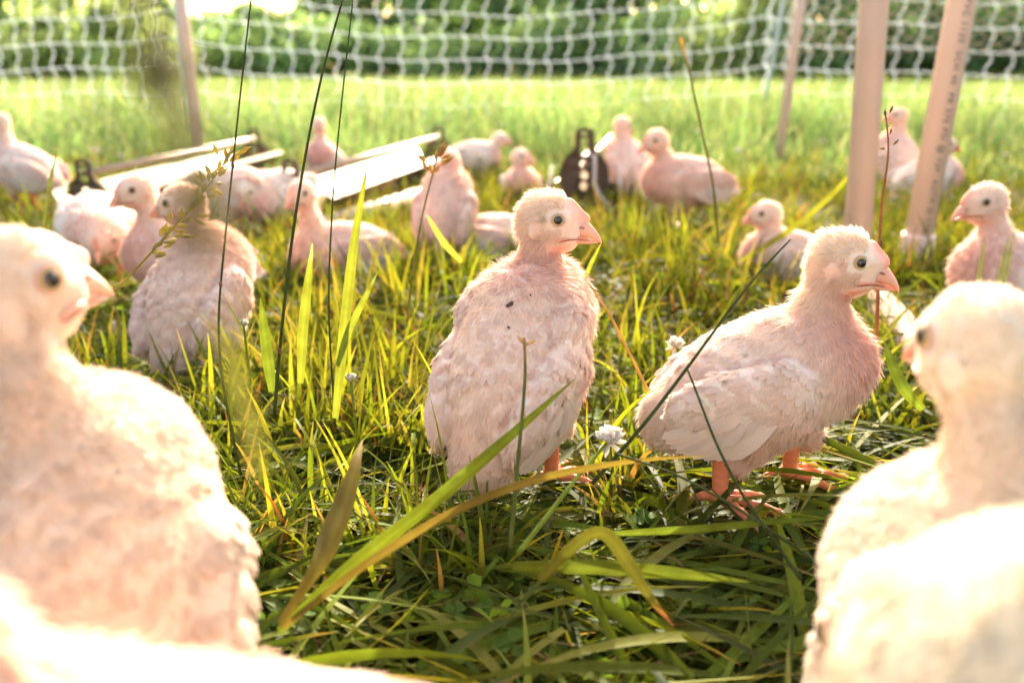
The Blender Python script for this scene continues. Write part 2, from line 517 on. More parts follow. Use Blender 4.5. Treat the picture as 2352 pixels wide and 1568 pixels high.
    def loft(rings, col):
        n = len(rings[0]); V_ = np.concatenate(rings); F_ = []
        for i in range(len(rings) - 1):
            for j in range(n):
                k = (j + 1) % n; F_.append((i * n + j, i * n + k, (i + 1) * n + k, (i + 1) * n + j))
        Vw = (V_ * HS) @ Rh.T + H
        mb.add(Vw, F_, col, 0)
    bc = C_BEAK if beakcol is None else np.array(beakcol)
    def ring0(cx, top, bot, wy):
        f = bl; return ring(13 + (cx - 13) * f if cx > 13 else cx, -7.5 + (top + 7.5) * .86, -7.5 + (bot + 7.5) * .9, wy * .9)
    loft([ring0(6, 3.0, -7.2, 6.5), ring0(11, 6.0, -7.4, 6.9), ring0(15, 6.6, -7.5, 6.3), ring0(19, 5.0, -7.7, 5.3), ring0(22.5, 2.6, -7.8, 4.3), ring0(26, -.8, -8.2, 3.1),
          ring0(29, -4.2, -9.1, 2.0), ring0(31, -7.2, -10.4, 1.0), ring0(31.8, -9.2, -11.2, .35)], bc)
    loft([ring0(5, -7.2, -11.6, 6.0), ring0(13, -7.5, -12.1, 5.3), ring0(19, -7.8, -11.9, 4.1), ring0(24, -8.2, -11.4, 2.9), ring0(28, -8.8, -10.7, 1.4), ring0(29.5, -9.4, -10.3, .4)],
         bc * .90)
    for s in (-1, 1):        # gape: fleshy corner of the mouth running back under the eye, with the dark mouth line in it
        xs = [2.5, 5, 8, 11, 14, 18, 22]
        yy = [side(min(xx, 11), -7.5 + (.5 if xx < 6 else 0)) for xx in xs]
        by = [0, 0, 6.6, 6.9, 6.4, 5.4, 4.3]
        py = [max(a_, b_) for a_, b_ in zip(yy[:4], by[:4])] + by[4:]
        zz = [-8.8, -8.2, -7.4, -7.0, -7.0, -7.2, -7.6]
        xs = [13 + (v_ - 13) * bl if v_ > 13 else v_ for v_ in xs]; py = py[:4] + [v_ * .9 for v_ in py[4:]]
        pts = np.array([hp((a_, s * (b_ - .35), c_)) for a_, b_, c_ in zip(xs, py, zz)])
        mb.tube(pts, np.array([.5, 1.0, 1.15, 1.0, .8, .5, .2]) * HS, 8, bc * (.98, .86, .80), 0)
        pts2 = np.array([hp((a_ + 1, s * (b_ + .05), c_ - 1.1)) for a_, b_, c_ in zip(xs, py, zz)])
        mb.tube(pts2, np.array([.25, .4, .42, .38, .34, .28, .15]) * HS, 6, (.34, .12, .08), 0)
    for s in (-1, 1):
        V_, F3, F4 = ball((16.4, s * 5.0, -1.0), (2.0, .7, .8), 8, 6)
        Vw = (V_ * HS) @ Rh.T + H
        b = mb.n; mb.V.append(Vw); mb.C.append(np.tile(bc * (.45, .35, .35), (len(Vw), 1))); mb.n += len(Vw)
        mb.F3.append(F3 + b); mb.M3.append(np.zeros(len(F3), int)); mb.F4.append(F4 + b); mb.M4.append(np.zeros(len(F4), int))
    mb.build("beak", [M_BEAK], root)
    for m_ in marks:          # clots of dirt stuck on the feathers
        zz = np.linspace(.09, .0, 91); ln = np.array([m_[0], m_[1], 0]) * tw + zz[:, None] * np.array([0, 0, 1.0])
        f_ = fn(ln @ Rt.T + T) < 0; zs = zz[np.argmax(f_)] + .0022
        mbd = MB(); c_ = Rt @ (np.array([m_[0], m_[1], 0]) * tw + (0, 0, zs)) + T
        V_, F3_, F4_ = ball((0, 0, 0), (m_[3] * 1.3, m_[3] * .7, m_[3] * .5), 10, 7)
        V_ = V_ * (1 + .25 * np.sin(V_[:, :1] * 4000 + V_[:, 1:2] * 3000))
        mbd.add((V_ @ rotm(0, 0, .6 + m_[0] * 90).T) @ Rt.T + c_, F3_, (.09, .045, .025)); mbd.add((V_ @ rotm(0, 0, .6 + m_[0] * 90).T) @ Rt.T + c_, F4_, (.09, .045, .025))
        mbd.build("dirt_speck", [M_SKIN], root)
    # ---------------- eyes
    for s in (-1, 1):
        mb = MB()
        cen = np.array([2.2, s * (side(2.2, 3.6) - 1.9), 3.6])
        nu, nv = (20, 14) if detail else (10, 8)
        V_, F3, F4 = ball((0, 0, 0), 3.7, nu, nv)
        ax_ = nrm(np.array([.18, s, .05]))
        dd = nrm(V_) @ ax_
        # turn the ball so that its pole looks out of the head
        z = np.array([0, 0, 1.0]); v = np.cross(z, ax_); c_ = z.dot(ax_)
        K = np.array([[0, -v[2], v[1]], [v[2], 0, -v[0]], [-v[1], v[0], 0]])
        Re = np.eye(3) + K + K @ K / (1 + c_)
        cols = np.where((V_[:, 2:3] / 3.7) > .80, np.array([[.004, .004, .004]]), np.where((V_[:, 2:3] / 3.7) > .58, np.array([[.11, .065, .03]]), np.array([[.30, .22, .10]])))
        Vw = ((V_ @ Re.T + cen) * HS) @ Rh.T + H
        b = mb.n; mb.V.append(Vw); mb.C.append(cols); mb.n += len(Vw)
        mb.F3.append(F3 + b); mb.M3.append(np.zeros(len(F3), int)); mb.F4.append(F4 + b); mb.M4.append(np.zeros(len(F4), int))
        e = mb.build("eye", [M_EYE], root)
        mb = MB()
        a = np.linspace(0, 2 * pi, 25)
        for rr, tt, zz, cc in ((3.1, .50, 2.2, (.58, .43, .20)), (4.0, .50, 1.6, (.72, .46, .36))):
            ringp = np.stack([rr * np.cos(a), rr * .94 * np.sin(a), zz + 0 * a], 1)
            Pw = ((ringp @ Re.T + cen) * HS) @ Rh.T + H
            mb.tube(Pw, tt * HS, 7, cc, 0, cap=False)
        mb.build("eyelid", [M_SKIN], e)
    # ---------------- plumage
    NQ, A, _ = vnormals(V, Q)
    def sample(n, wfun=None):
        c0 = V[Q].mean(1)
        w = A.copy()
        if wfun is not None: w = w * wfun(c0)
        f = rg.choice(len(Q), n, p=w / w.sum())
        u = rg.random((n, 1)); v = rg.random((n, 1))
        q = V[Q[f]]
        P = (q[:, 0] * (1 - u) + q[:, 1] * u) * (1 - v) + (q[:, 3] * (1 - u) + q[:, 2] * u) * v
        q = N[Q[f]]
        Nn = nrm((q[:, 0] * (1 - u) + q[:, 1] * u) * (1 - v) + (q[:, 3] * (1 - u) + q[:, 2] * u) * v)
        return P, Nn
    tail_dir = Rt @ np.array([-1, 0, -.25]); wing_dir = Rt @ np.array([-1, 0, -.18])
    neck_dir = nrm(neck[0][:3] - neck[-1][:3]); head_dir = nrm(Rh @ np.array([-1, 0, -.15])); leg_dir = np.array([-.15, 0, -1.0])
    def flow(P, Nn):
        W = weights(P)
        L = (P - T) @ Rt
        brd = (Rt @ np.array([-.55, 0, -1.0]))
        fb = np.clip(L[:, 0:1] / .06 + .1, 0, 1)
        td = nrm(tail_dir * (1 - fb) + brd * fb)
        d = td * W[:, 0:1] + nrm(wing_dir) * W[:, 1:2] + leg_dir * W[:, 2:3] + neck_dir * W[:, 3:4] + head_dir * W[:, 4:5]
        d = d - Nn * np.sum(d * Nn, 1, keepdims=True)
        return nrm(d), W
    pl = MB()
    def is_bare(P):
        q = hl(P)
        return (q[:, 0] > 5.5) & (np.abs(q[:, 1]) < 13) & (q[:, 2] > -19) & (q[:, 2] < 22) | ((np.abs(q[:, 0] - 2.2) < 5.6) & (np.abs(q[:, 2] - 3.6) < 5.6) & (np.abs(q[:, 1]) > 7)) | ((np.abs(q[:, 0] - 3) < 6.5) & (np.abs(q[:, 2] + 12.5) < 3.2)) | ((((q[:, 0] + 10) / 4.5) ** 2 + ((q[:, 2] + 4) / 5.5) ** 2 < 1) & (np.abs(q[:, 1]) > 7))
    nf = {0: 700, 1: 2600, 2: 9000}[detail]
    P, Nn = sample(nf, lambda c: (lambda W: W[:, 0] + 1.3 * W[:, 1] + .35 * W[:, 3] + .5 * W[:, 2])(weights(c)))
    d, W = flow(P, Nn)
    d = nrm(d + .16 * rg.normal(size=d.shape)); d = nrm(d - Nn * np.sum(d * Nn, 1, keepdims=True))
    s_ = np.cross(Nn, d)
    fs = {0: 1.05, 1: .85, 2: .68}[detail]
    L_ = fs * (.0105 * W[:, 0] + .0135 * W[:, 1] + .008 * W[:, 3] + .007 * W[:, 4] + .010 * W[:, 2]) * rg.uniform(.7, 1.35, len(P))
    Wd = L_ * rg.uniform(.42, .62, len(P))
    lift = .05 * W[:, 0] + .03 * W[:, 1] + .10 * W[:, 3] + .10 * W[:, 2] + .1 * W[:, 4] + rg.uniform(-.05, .03, len(P))
    prof = [(0, .25), (.25, .8), (.55, 1.0), (.82, .72), (1.0, .12)]
    rows = []
    for t, wv in prof:
        c = P - Nn * .0006 + d * (L_ * t)[:, None] + Nn * ((lift * L_) * (t - .55 * t * t) * 1.6)[:, None]
        for k in (-1, 0, 1):
            rows.append(c + s_ * (k * wv * .5 * Wd)[:, None] + Nn * ((.06 if k == 0 else 0) * Wd)[:, None])
    VV = np.stack(rows, 1).reshape(-1, 3)
    fi = []
    for r_ in range(4):
        for k in range(2):
            a0 = r_ * 3 + k; fi.append((a0, a0 + 1, a0 + 4, a0 + 3))
    FF = (np.arange(len(P))[:, None, None] * 15 + np.array(fi)[None]).reshape(-1, 4)
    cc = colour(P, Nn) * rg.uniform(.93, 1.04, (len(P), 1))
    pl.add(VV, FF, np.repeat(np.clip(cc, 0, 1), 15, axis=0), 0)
    # down: fine tapering barbs, longest on neck and breast
    nh_ = {0: 2000, 1: 7000, 2: 52000}[detail]
    P, Nn = sample(nh_, lambda c: (lambda W: 1.0 * W[:, 0] + .45 * W[:, 1] + 1.7 * W[:, 3] + 1.5 * W[:, 4] + 1.2 * W[:, 2])(weights(c)))
    k = ~is_bare(P); P = P[k]; Nn = Nn[k]
    d, W = flow(P, Nn)
    Lx = (P - T) @ Rt
    breast = np.clip(Lx[:, 0] / .05, 0, 1) * W[:, 0]
    L_ = (.0027 * W[:, 0] + .0016 * W[:, 1] + .0062 * W[:, 3] + .0042 * W[:, 4] + .006 * W[:, 2] + .0045 * breast) * rg.uniform(.5, 1.7, len(P))
    rearb = np.clip(-(Lx[:, 0] + .045) / .03, 0, 1) * W[:, 0]
    L_ = L_ * (1 + 1.2 * rearb) * fuzz
    st = (.35 + .60 * W[:, 3] + .75 * W[:, 4])[:, None] * rg.uniform(.3, 1.5, (len(P), 1))
    dd = nrm(d + Nn * st + .22 * rg.normal(size=d.shape))
    sd_ = nrm(np.cross(dd, Nn + .5 * rg.normal(size=Nn.shape)))
    w_ = ({0: .0007, 1: .00045, 2: .00024}[detail] * rg.uniform(.7, 1.3, len(P)))[:, None]
    m1 = P + dd * (L_ * .55)[:, None]
    dd2 = nrm(dd + d * .5)
    tp_ = m1 + dd2 * (L_ * .45)[:, None]
    VV = np.stack([P - sd_ * w_, P + sd_ * w_, m1 + sd_ * w_ * .7, m1 - sd_ * w_ * .7, tp_], 1).reshape(-1, 3)
    b = np.arange(len(P))[:, None] * 5
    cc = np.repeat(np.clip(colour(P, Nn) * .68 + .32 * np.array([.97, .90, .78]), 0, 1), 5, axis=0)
    n0 = pl.n
    pl.add(VV, b + np.array([[0, 1, 2, 3]]), cc, 1)
    F3 = b + np.array([[3, 2, 4]]) + n0
    pl.F3.append(F3); pl.M3.append(np.ones(len(F3), int))
    pl.build("plumage", [M_FEATHER, M_DOWN], root)
    # long feathers of wing and tail
    def quill(mb_, base, dr, nn, L, W_, curve=.12, nseg=7, c=C_WHITE):
        dr = nrm(dr); nn = nrm(nn - dr * nn.dot(dr)); sd = np.cross(nn, dr)
        rows = []
        for i in range(nseg):
            t = i / (nseg - 1)
            w = W_ * .5 * (min(1, .35 + 1.6 * t)) * (1 - max(0, (t - .72) / .28) ** 2 * .85)
            cp = base + dr * L * t - nn * curve * L * t * t
            for k in (-1, -.5, 0, .5, 1):
                rows.append(cp + sd * k * w - nn * abs(k) * w * .18)
        F_ = [(i * 5 + j, i * 5 + j + 1, (i + 1) * 5 + j + 1, (i + 1) * 5 + j) for i in range(nseg - 1) for j in range(4)]
        mb_.add(np.array(rows), F_, np.clip(c * rg.uniform(.88, 1.04), 0, 1), 0)
    for s in (-1, 1):
        wm = MB()
        for j in range(9):
            t = j / 8
            base = tp((-.006 - .036 * t, s * (.0603 + wing_out - .006 * t), -.017 + .030 * t))
            dr = Rt @ np.array([-1, -s * (.10 + .14 * t), -.30 + .22 * t])
            nn = Rt @ np.array([0.05, s * 1.0, .25 + .25 * t])
            quill(wm, base, dr, nn, .040 + .010 * sin(t * pi), .0105)
        for j in range(26):
            t = rg.random(); u = rg.random()
            base = tp((.012 - .045 * u, s * (.0603 + wing_out - .006 * abs(t - .3)), -.013 + .036 * t))
            dr = Rt @ np.array([-1, -s * .08, -.35 + .3 * t]); nn = Rt @ np.array([0.1, s * 1.0, .2 + .5 * t])
            quill(wm, base, dr, nn, .020, .010, .10, 5)
        wm.build("wing", [M_FEATHER], root)
    tm = MB()
    for j in range(9):
        t = (j - 4) / 4
        base = tp((-.062, t * .012, .012 - abs(t) * .006))
        dr = Rt @ np.array([-1, t * .35, -.06 - .1 * abs(t)]); nn = Rt @ np.array([-.05, t * .5, 1])
        quill(tm, base, dr, nn, .036 - .006 * abs(t), .0115, .14)
    for j in range(int(50 + 90 * detail)):
        a = rg.uniform(0, 2 * pi); rr = .016
        base = tp((-.068 + .012 * rg.random(), rr * cos(a), .0 + rr * sin(a)))
        dr = Rt @ np.array([-1, .5 * cos(a), .4 * sin(a) - .75]) + .2 * rg.normal(size=3)
        quill(tm, base, dr, Rt @ np.array([0, cos(a), sin(a) + .1]), rg.uniform(.014, .026), .0026, .25, 4, C_CREAM)
    tm.build("tail", [M_FEATHER], root)
    return root

# === SETTING ==================================================================
def sheet(name, x0, x1, y0, y1, z, m):
    return tag(new_mesh(name, [(x0, y0, z), (x1, y0, z), (x1, y1, z), (x0, y1, z)], np.array([(0, 1, 2, 3)]), m), kind="structure")
sheet("ground", -120, 120, -20, 160, -.004, M_FIELD)
sheet("pen_soil", -3.0, 3.0, -1.0, 3.0, 0.0, M_SOIL)

# ------------------------------------------------------------------ grass
PAL_NEAR = np.array([[.105, .165, .018], [.14, .195, .024], [.062, .10, .013], [.21, .235, .045], [.04, .07, .011], [.16, .175, .022], [.22, .16, .07], [.17, .075, .035]])
PW_NEAR = np.array([.22, .2, .17, .12, .1, .1, .06, .03]); PW_NEAR = PW_NEAR / PW_NEAR.sum()
PAL_FAR = np.array([[.24, .33, .13], [.16, .28, .11], [.32, .38, .18], [.09, .20, .07], [.46, .44, .28]])
PW_FAR = np.array([.3, .28, .2, .15, .07])

def blades(name, root, az, el, droop, L, W, nseg, m, pal, pw, zmin=.003, fold=.25, wide=True, col=None, twist=None, parent=None, kinkf=0.0):
    n = len(root); t = np.linspace(0, 1, nseg + 1)
    e = el[:, None] - droop[:, None] * t[None, :] ** 1.4
    if kinkf:
        kk = (rng.random(n) < kinkf); kp = rng.uniform(.3, .7, n)
        e = e - np.where(kk[:, None] & (t[None] > kp[:, None]), 1.3, 0)
    a = az[:, None] + (rng.normal(0, .35, n)[:, None]) * t[None, :]
    st = (L / nseg)[:, None]
    d = np.stack([np.cos(e) * np.cos(a), np.cos(e) * np.sin(a), np.sin(e)], -1)
    P = root[:, None, :] + np.concatenate([np.zeros((n, 1, 3)), np.cumsum(d[:, :-1] * st[..., None], 1)], 1)
    P[..., 2] = np.maximum(P[..., 2], zmin + .004 * rng.random((n, 1)))
    side = np.stack([-np.sin(a), np.cos(a), 0 * a], -1)
    tw = (rng.normal(0, .6, n) if twist is None else twist)[:, None] * (.4 + t[None])
    up = np.cross(d, side)
    side = side * np.cos(tw)[..., None] + up * np.sin(tw)[..., None]
    up = np.cross(d, side)
    prof = np.minimum(1, .55 + 2.0 * t) * (1 - np.clip((t - .35) / .65, 0, 1) ** 1.7 * .96)
    w = W[:, None] * .5 * prof[None]
    if wide:
        rows = np.stack([P - side * w[..., None], P - up * (fold * w)[..., None], P + side * w[..., None]], 2)
        k = 3
    else:
        rows = np.stack([P - side * w[..., None], P + side * w[..., None]], 2); k = 2
    V = rows.reshape(-1, 3)
    f = [(i * k + j, i * k + j + 1, (i + 1) * k + j + 1, (i + 1) * k + j) for i in range(nseg) for j in range(k - 1)]
    F = (np.arange(n)[:, None, None] * ((nseg + 1) * k) + np.array(f)[None]).reshape(-1, 4)
    if col is None:
        X_, Y_ = root[:, 0], root[:, 1]
        patch = 1 + .28 * np.sin(X_ * 5.1 + 1.3 * np.sin(Y_ * 2.3)) * np.sin(Y_ * 3.7 + np.sin(X_ * 4.1)) + .2 * np.sin(X_ * 13 + Y_ * 7)
        c = pal[rng.choice(len(pal), n, p=pw)] * rng.uniform(.6, 1.35, (n, 1)) * patch[:, None]
    else: c = np.broadcast_to(col, (n, 3))
    tipc = np.clip(t[None, :, None] - .80, 0, 1) * 5 * (rng.random(n) < .35)[:, None, None]
    cc = c[:, None, :] * (1 - tipc * .6) + np.array([.42, .30, .15]) * tipc * .6
    cc = np.repeat(cc[:, :, None, :], k, 2).reshape(-1, 3)
    return new_mesh(name, V, F, m, parent, cc)

BIRD_SPOTS = []      # (x, y, radius): standing grass keeps clear of the birds' bodies
def clear(x, y, k=1.0):
    ok = np.ones(len(x), bool)
    for bx, by, br in BIRD_SPOTS:
        ok &= (x - bx) ** 2 + (y - by) ** 2 > (br * k) ** 2
    return ok

def wedge(n, y0, y1, marg=.12, power=1.0):
    """points on the ground inside the view"""
    y = y0 + (y1 - y0) * rng.random(int(n * 1.0)) ** power
    x = rng.uniform(-1, 1, len(y)) * (y * .64 + marg)
    return x, y

def clumpy(n, y0, y1, nc, spread, marg=.12, power=1.0):
    cx, cy = wedge(nc, y0, y1, marg, power)
    k = rng.integers(nc, size=n)
    return cx[k] + rng.normal(0, spread, n) * (1 + 0 * cy[k]), cy[k] + rng.normal(0, spread, n), k

# ------------------------------------------------------------------ the chickens
def put(label, px, py, *a, r=.075, **k):
    p = gnd(px, py)
    BIRD_SPOTS.append((p[0], p[1], r))
    return chick(label, p[0], p[1], *a, **k)
def putd(label, x, y, *a, r=.075, **k):
    BIRD_SPOTS.append((x, y, r))
    return chick(label, x, y, *a, **k)

put("pinkish white chicken in the centre, back to us, head turned right, dark blot on back", 1184, 1170, 63, pitch=50, zc=.101, z0=.018, sh=.018, nk=.006, marks=[(.020, -.008, .052, .0024), (.004, -.014, .055, .0011), (.030, -.020, .048, .0009)], trunk=(1.08, .87, .96), wing_out=-.003, pinkness=.22, detail=2,
    seed=1, head=(.040, -.012, .196), hyaw=-71, hpitch=4, nroot=(.058, -.004, .0), nrad=.019, feet=[(.008, -.026, 0, -40), (.012, .022, 0)], spots=14)
put("side-on chicken striding right with a long neck, pink breast and big orange feet", 1716, 1200, -4, pitch=30, zc=.094, z0=.019, trunk=(.93, .88, .80), nroot=(.052, 0, .002), nrad=.019, pinkness=.1, detail=2,
    seed=2, head=(.055, 0, .176), hyaw=-8, hpitch=10, feet=[(-.026, -.026, 0, -18), (.032, .020, 0, 4)], spots=8)
putd("big blurred chicken at the left edge, dark eye and orange beak turned right", -.170, .318, 105, pitch=72, zc=.108, size=1.1, detail=2, cream=.85, wing_out=-.002,
     seed=3, head=(.022, .009, .219), hyaw=-55, hpitch=-6, fuzz=.45, creamcol=(.74, .63, .50), pinkness=.15, beakcol=(.86,.55,.42), bl=.66, r=.10)
putd("blurred chicken at the right edge seen from behind, its face turned away to the left",   .172, .275, 95, pitch=66, zc=.100, size=1.06, detail=2, cream=.8, fuzz=.5,
     seed=4, head=(.044, .0, .210), hyaw=8, hpitch=5, r=.10)
putd("sunlit back of a chicken cut off by the bottom left corner", -.072, .178, 179, pitch=24, zc=.102, size=1.2, detail=1,
     seed=5, cream=.95, creamcol=(.66, .47, .37), head=(.075, 0, .195), r=.10)
putd("pale yellowish rounded back of a chicken very close, in the bottom right corner", .126, .128, 92, pitch=52, zc=.112, size=1.26, detail=1,
     seed=31, head=(.098, 0, .115), hyaw=0, hpitch=50, cream=.9, creamcol=(.56, .52, .37), fuzz=.4, r=.10)
put("back-turned chicken looking left, standing behind the drooping seed head", 472, 890, 75, pitch=52, zc=.102, nk=.007, size=.98, detail=2,
    seed=6, pinkness=.35, trunk=(1, .86, .95), head=(.030, .032, .190), hyaw=95, hpitch=4, feet=[(.012, -.022, 0, -20), (.012, .022, 0)])
put("pink-headed chicken facing left whose body stands behind the one with its head turned left", 455, 735, 192, pitch=18, zc=.088, detail=1,
    seed=7, pinkness=.3, head=(.062, 0, .172), hyaw=18, hpitch=12)
put("white chicken with lowered orange face, half hidden behind the left-facing one", 240, 665, -68, pitch=-5, zc=.10, detail=0,
    seed=8, head=(.070, 0, .085), hyaw=0, hpitch=35)
put("pale chicken at the left edge facing left, beside the dark feeder bracket", 75, 500, 172, pitch=26, zc=.105, size=1.05, detail=0,
    seed=9, pinkness=.25, head=(.050, 0, .200), hyaw=10)
put("pink chicken lying in the grass with its neck up, facing us", 800, 655, 196, pitch=6, zc=.052, detail=1, legs='sit',
    seed=10, head=(.066, .004, .142), hyaw=45, hpitch=8, pinkness=.6)
put("plump chicken seen from behind with its head bowed away, left of the turned-head one", 1025, 618, 84, pitch=58, zc=.100, detail=1,
    seed=11, head=(.050, 0, .168), hyaw=10, hpitch=35, pinkness=.6)
put("chicken crouching low in the grass right beside the bowed one", 1140, 610, 15, pitch=0, zc=.042, detail=0, legs='sit',
    seed=12, head=(.080, 0, .050), hyaw=0, hpitch=20, pinkness=.6)
put("grey-white chicken leaning forward to the right at the far end of the long trough", 1090, 425, 8, pitch=2, zc=.082, detail=0,
    seed=13, head=(.080, 0, .128), hyaw=0, hpitch=6)
put("small chicken sitting in the grass just left of the upright dark bracket", 1196, 472, 275, pitch=18, zc=.050, detail=0, legs='sit',
    seed=14, pinkness=.35, head=(.048, 0, .120), hyaw=68, hpitch=4)
put("slim long-necked chicken standing far back behind the trough, between the tall stalks", 752, 440, 262, pitch=38, zc=.088, detail=0, size=.95,
    seed=15, head=(.034, 0, .190), hyaw=25)
put("chicken with a reddish face pecking down into the left trough", 552, 548, 170, pitch=-8, zc=.092, detail=0,
    seed=16, head=(.082, 0, .105), hyaw=6, hpitch=38, pinkness=.45)
put("chicken pecking downwards with its nape towards the trough, right of the reddish-faced one", 645, 545, 235, pitch=-4, zc=.088, detail=0,
    seed=17, head=(.078, 0, .098), hyaw=10, hpitch=48)
put("stout pink chicken standing sideways facing left, with its tail stretched out to the right", 1575, 538, 178, pitch=12, zc=.100, size=1.08, detail=1,
    seed=18, head=(.068, .006, .170), hyaw=18, hpitch=14, pinkness=.6, feet=[(.0, -.02, 0), (.01, .02, 0)])
put("chicken looking away behind the stout pink one, only its head and breast showing", 1442, 480, 110, pitch=50, zc=.100, detail=0,
    seed=19, head=(.036, 0, .192), hyaw=-70, hpitch=10, pinkness=.45)
put("small chicken resting in the grass facing left, behind the striding one's tail", 1822, 668, 158, pitch=14, zc=.050, detail=1, legs='sit',
    seed=20, pinkness=.35, head=(.056, 0, .118), hyaw=12, hpitch=6, size=.95)
put("backlit chicken glimpsed between the two thick pipes", 2056, 462, 112, pitch=52, zc=.105, detail=0,
    seed=21, pinkness=.5, head=(.030, 0, .208), hyaw=50)
put("chicken hidden behind the lettered pipe with just its red beak sticking out", 2118, 480, 4, pitch=15, zc=.075, detail=0,
    seed=22, head=(.042, 0, .150), hyaw=-6, hpitch=4, beakcol=(.8, .16, .06))
put("chicken cut off by the right edge, facing left towards the lettered pipe", 2330, 835, 176, pitch=24, zc=.098, detail=1,
    seed=23, pinkness=.4, head=(.060, -.006, .180), hyaw=8, hpitch=12)

# ------------------------------------------------------------------ near grass of the pen
def circ(n): return rng.uniform(0, 2 * pi, n)
# trodden thatch lying flat
x, y = wedge(14000, .28, 2.2, .10, 1.25); n = len(x)
tag(blades("flattened_grass", np.stack([x, y, rng.uniform(.003, .022, n)], 1), circ(n), rng.uniform(-.05, .55, n), rng.uniform(.1, 1.1, n),
    rng.uniform(.03, .11, n), rng.uniform(.0012, .0042, n), 6, M_GRASS, PAL_NEAR, PW_NEAR, kinkf=.15), kind="stuff")
x, y = wedge(3600, .30, 1.6, .06, 1.2); n = len(x)
tag(blades("broad_lying_grass", np.stack([x, y, rng.uniform(.008, .028, n)], 1), rng.normal(0, .8, n) + pi * (rng.random(n) < .5), rng.uniform(-.05, .35, n),
    rng.uniform(.1, .7, n), rng.uniform(.07, .18, n), rng.uniform(.004, .0085, n), 10, M_GRASS, PAL_NEAR[:6], PW_NEAR[:6] / PW_NEAR[:6].sum(), kinkf=.15), kind="stuff")
x, y = wedge(6000, .28, 1.6, .10, 1.1); n = len(x)
tag(blades("dry_litter", np.stack([x, y, rng.uniform(.002, .016, n)], 1), circ(n), rng.uniform(-.1, .3, n), rng.uniform(0, .4, n),
    rng.uniform(.012, .06, n), rng.uniform(.0006, .002, n), 3, M_GRASS, np.array([[.22, .14, .06], [.15, .07, .03], [.30, .22, .11], [.08, .045, .025]]), np.array([.35, .3, .15, .2]), wide=False), kind="stuff")
# standing blades in tufts
x, y, k = clumpy(12000, .5, 1.8, 420, .018); n = len(x)
ok = clear(x, y, 1.05)
x, y = x[ok], y[ok]; n = len(x)
tag(blades("pen_grass", np.stack([x, y, 0 * x], 1), circ(n), rng.uniform(.9, 1.55, n), rng.uniform(.1, 1.5, n),
    rng.uniform(.03, .10, n), rng.uniform(.0018, .0052, n), 7, M_GRASS, PAL_NEAR, PW_NEAR, kinkf=.08), kind="stuff")
x, y, k = clumpy(14000, 1.3, 3.0, 420, .032); n = len(x)
ok = clear(x, y, .6); x, y = x[ok], y[ok]; n = len(x)
tag(blades("rear_pen_grass", np.stack([x, y, 0 * x], 1), circ(n), rng.uniform(.7, 1.5, n), rng.uniform(.1, 1.4, n),
    rng.uniform(.04, .13, n), rng.uniform(.002, .0050, n), 5, M_GRASS, PAL_NEAR, PW_NEAR), kind="stuff")
# taller tufts left of the back-turned chicken, and round the pen
tx, ty = [], []
for (px, py, nn_, sp) in ((620, 960, 34, .012), (690, 930, 40, .014), (770, 950, 40, .014), (850, 960, 34, .016), (930, 940, 26, .014), (1010, 1130, 16, .02), (560, 1010, 20, .016), (720, 1060, 30, .02),
                          (880, 1080, 26, .02), (1480, 700, 22, .02), (1560, 720, 22, .02), (1650, 760, 16, .02), (930, 760, 22, .02), (1400, 1180, 10, .02), (2080, 1000, 14, .02), (760, 800, 26, .02), (1900, 900, 12, .02), (1340, 900, 14, .02), (1440, 860, 18, .02), (1080, 700, 16, .02), (900, 700, 20, .02), (700, 800, 24, .02), (1620, 640, 20, .03), (1750, 700, 16, .03), (1480, 600, 18, .03), (600, 700, 12, .03), (840, 1250, 12, .02), (1000, 1300, 10, .02)):
    g = gnd(px, py); tx.append(g[0] + rng.normal(0, sp, nn_)); ty.append(g[1] + rng.normal(0, sp, nn_))
x = np.concatenate(tx); y = np.concatenate(ty); ok = clear(x, y, .6); x, y = x[ok], y[ok]; n = len(x)
tag(blades("tall_grass_tufts", np.stack([x, y, 0 * x], 1), circ(n), rng.uniform(1.15, 1.57, n), rng.uniform(.05, 1.0, n),
    rng.uniform(.05, .14, n), rng.uniform(.0022, .0050, n), 10, M_GRASS, np.array([[.17, .22, .028], [.22, .26, .04], [.11, .15, .02], [.28, .27, .07]]), np.array([.35, .3, .25, .1]), kinkf=.1), kind="stuff")
# clover leaves in the sward
x, y = wedge(2600, .34, 1.8, .08, 1.0); n = len(x)
cl = MB(); Vs = []; Fs = []; cs = []
for i in range(n):
    zz = rng.uniform(.012, .032); r0 = rng.uniform(.0035, .0065); tilt = rotm(rng.normal(0, .5), rng.normal(0, .5), rng.uniform(0, 6.3))
    c = np.array([.12, .23, .04]) * rng.uniform(.7, 1.4)
    for j in range(3):
        a = j * 2.094
        o = np.array([cos(a), sin(a), 0]) * r0; q = np.array([-sin(a), cos(a), 0]) * r0
        L = np.array([0 * o, .55 * o + .62 * q, 1.35 * o + .72 * q, 1.62 * o + .1 * q, 1.35 * o - .72 * q, .55 * o - .62 * q]) + np.array([0, 0, 1.0]) * np.array([0, .25, .3, 0, .3, .25])[:, None] * r0 * .6
        cl.add(L @ tilt.T + (x[i], y[i], zz), [(0, 1, 2, 3), (0, 3, 4, 5)], c)
tag(cl.build("clover_leaves", [M_GRASS]), kind="stuff")

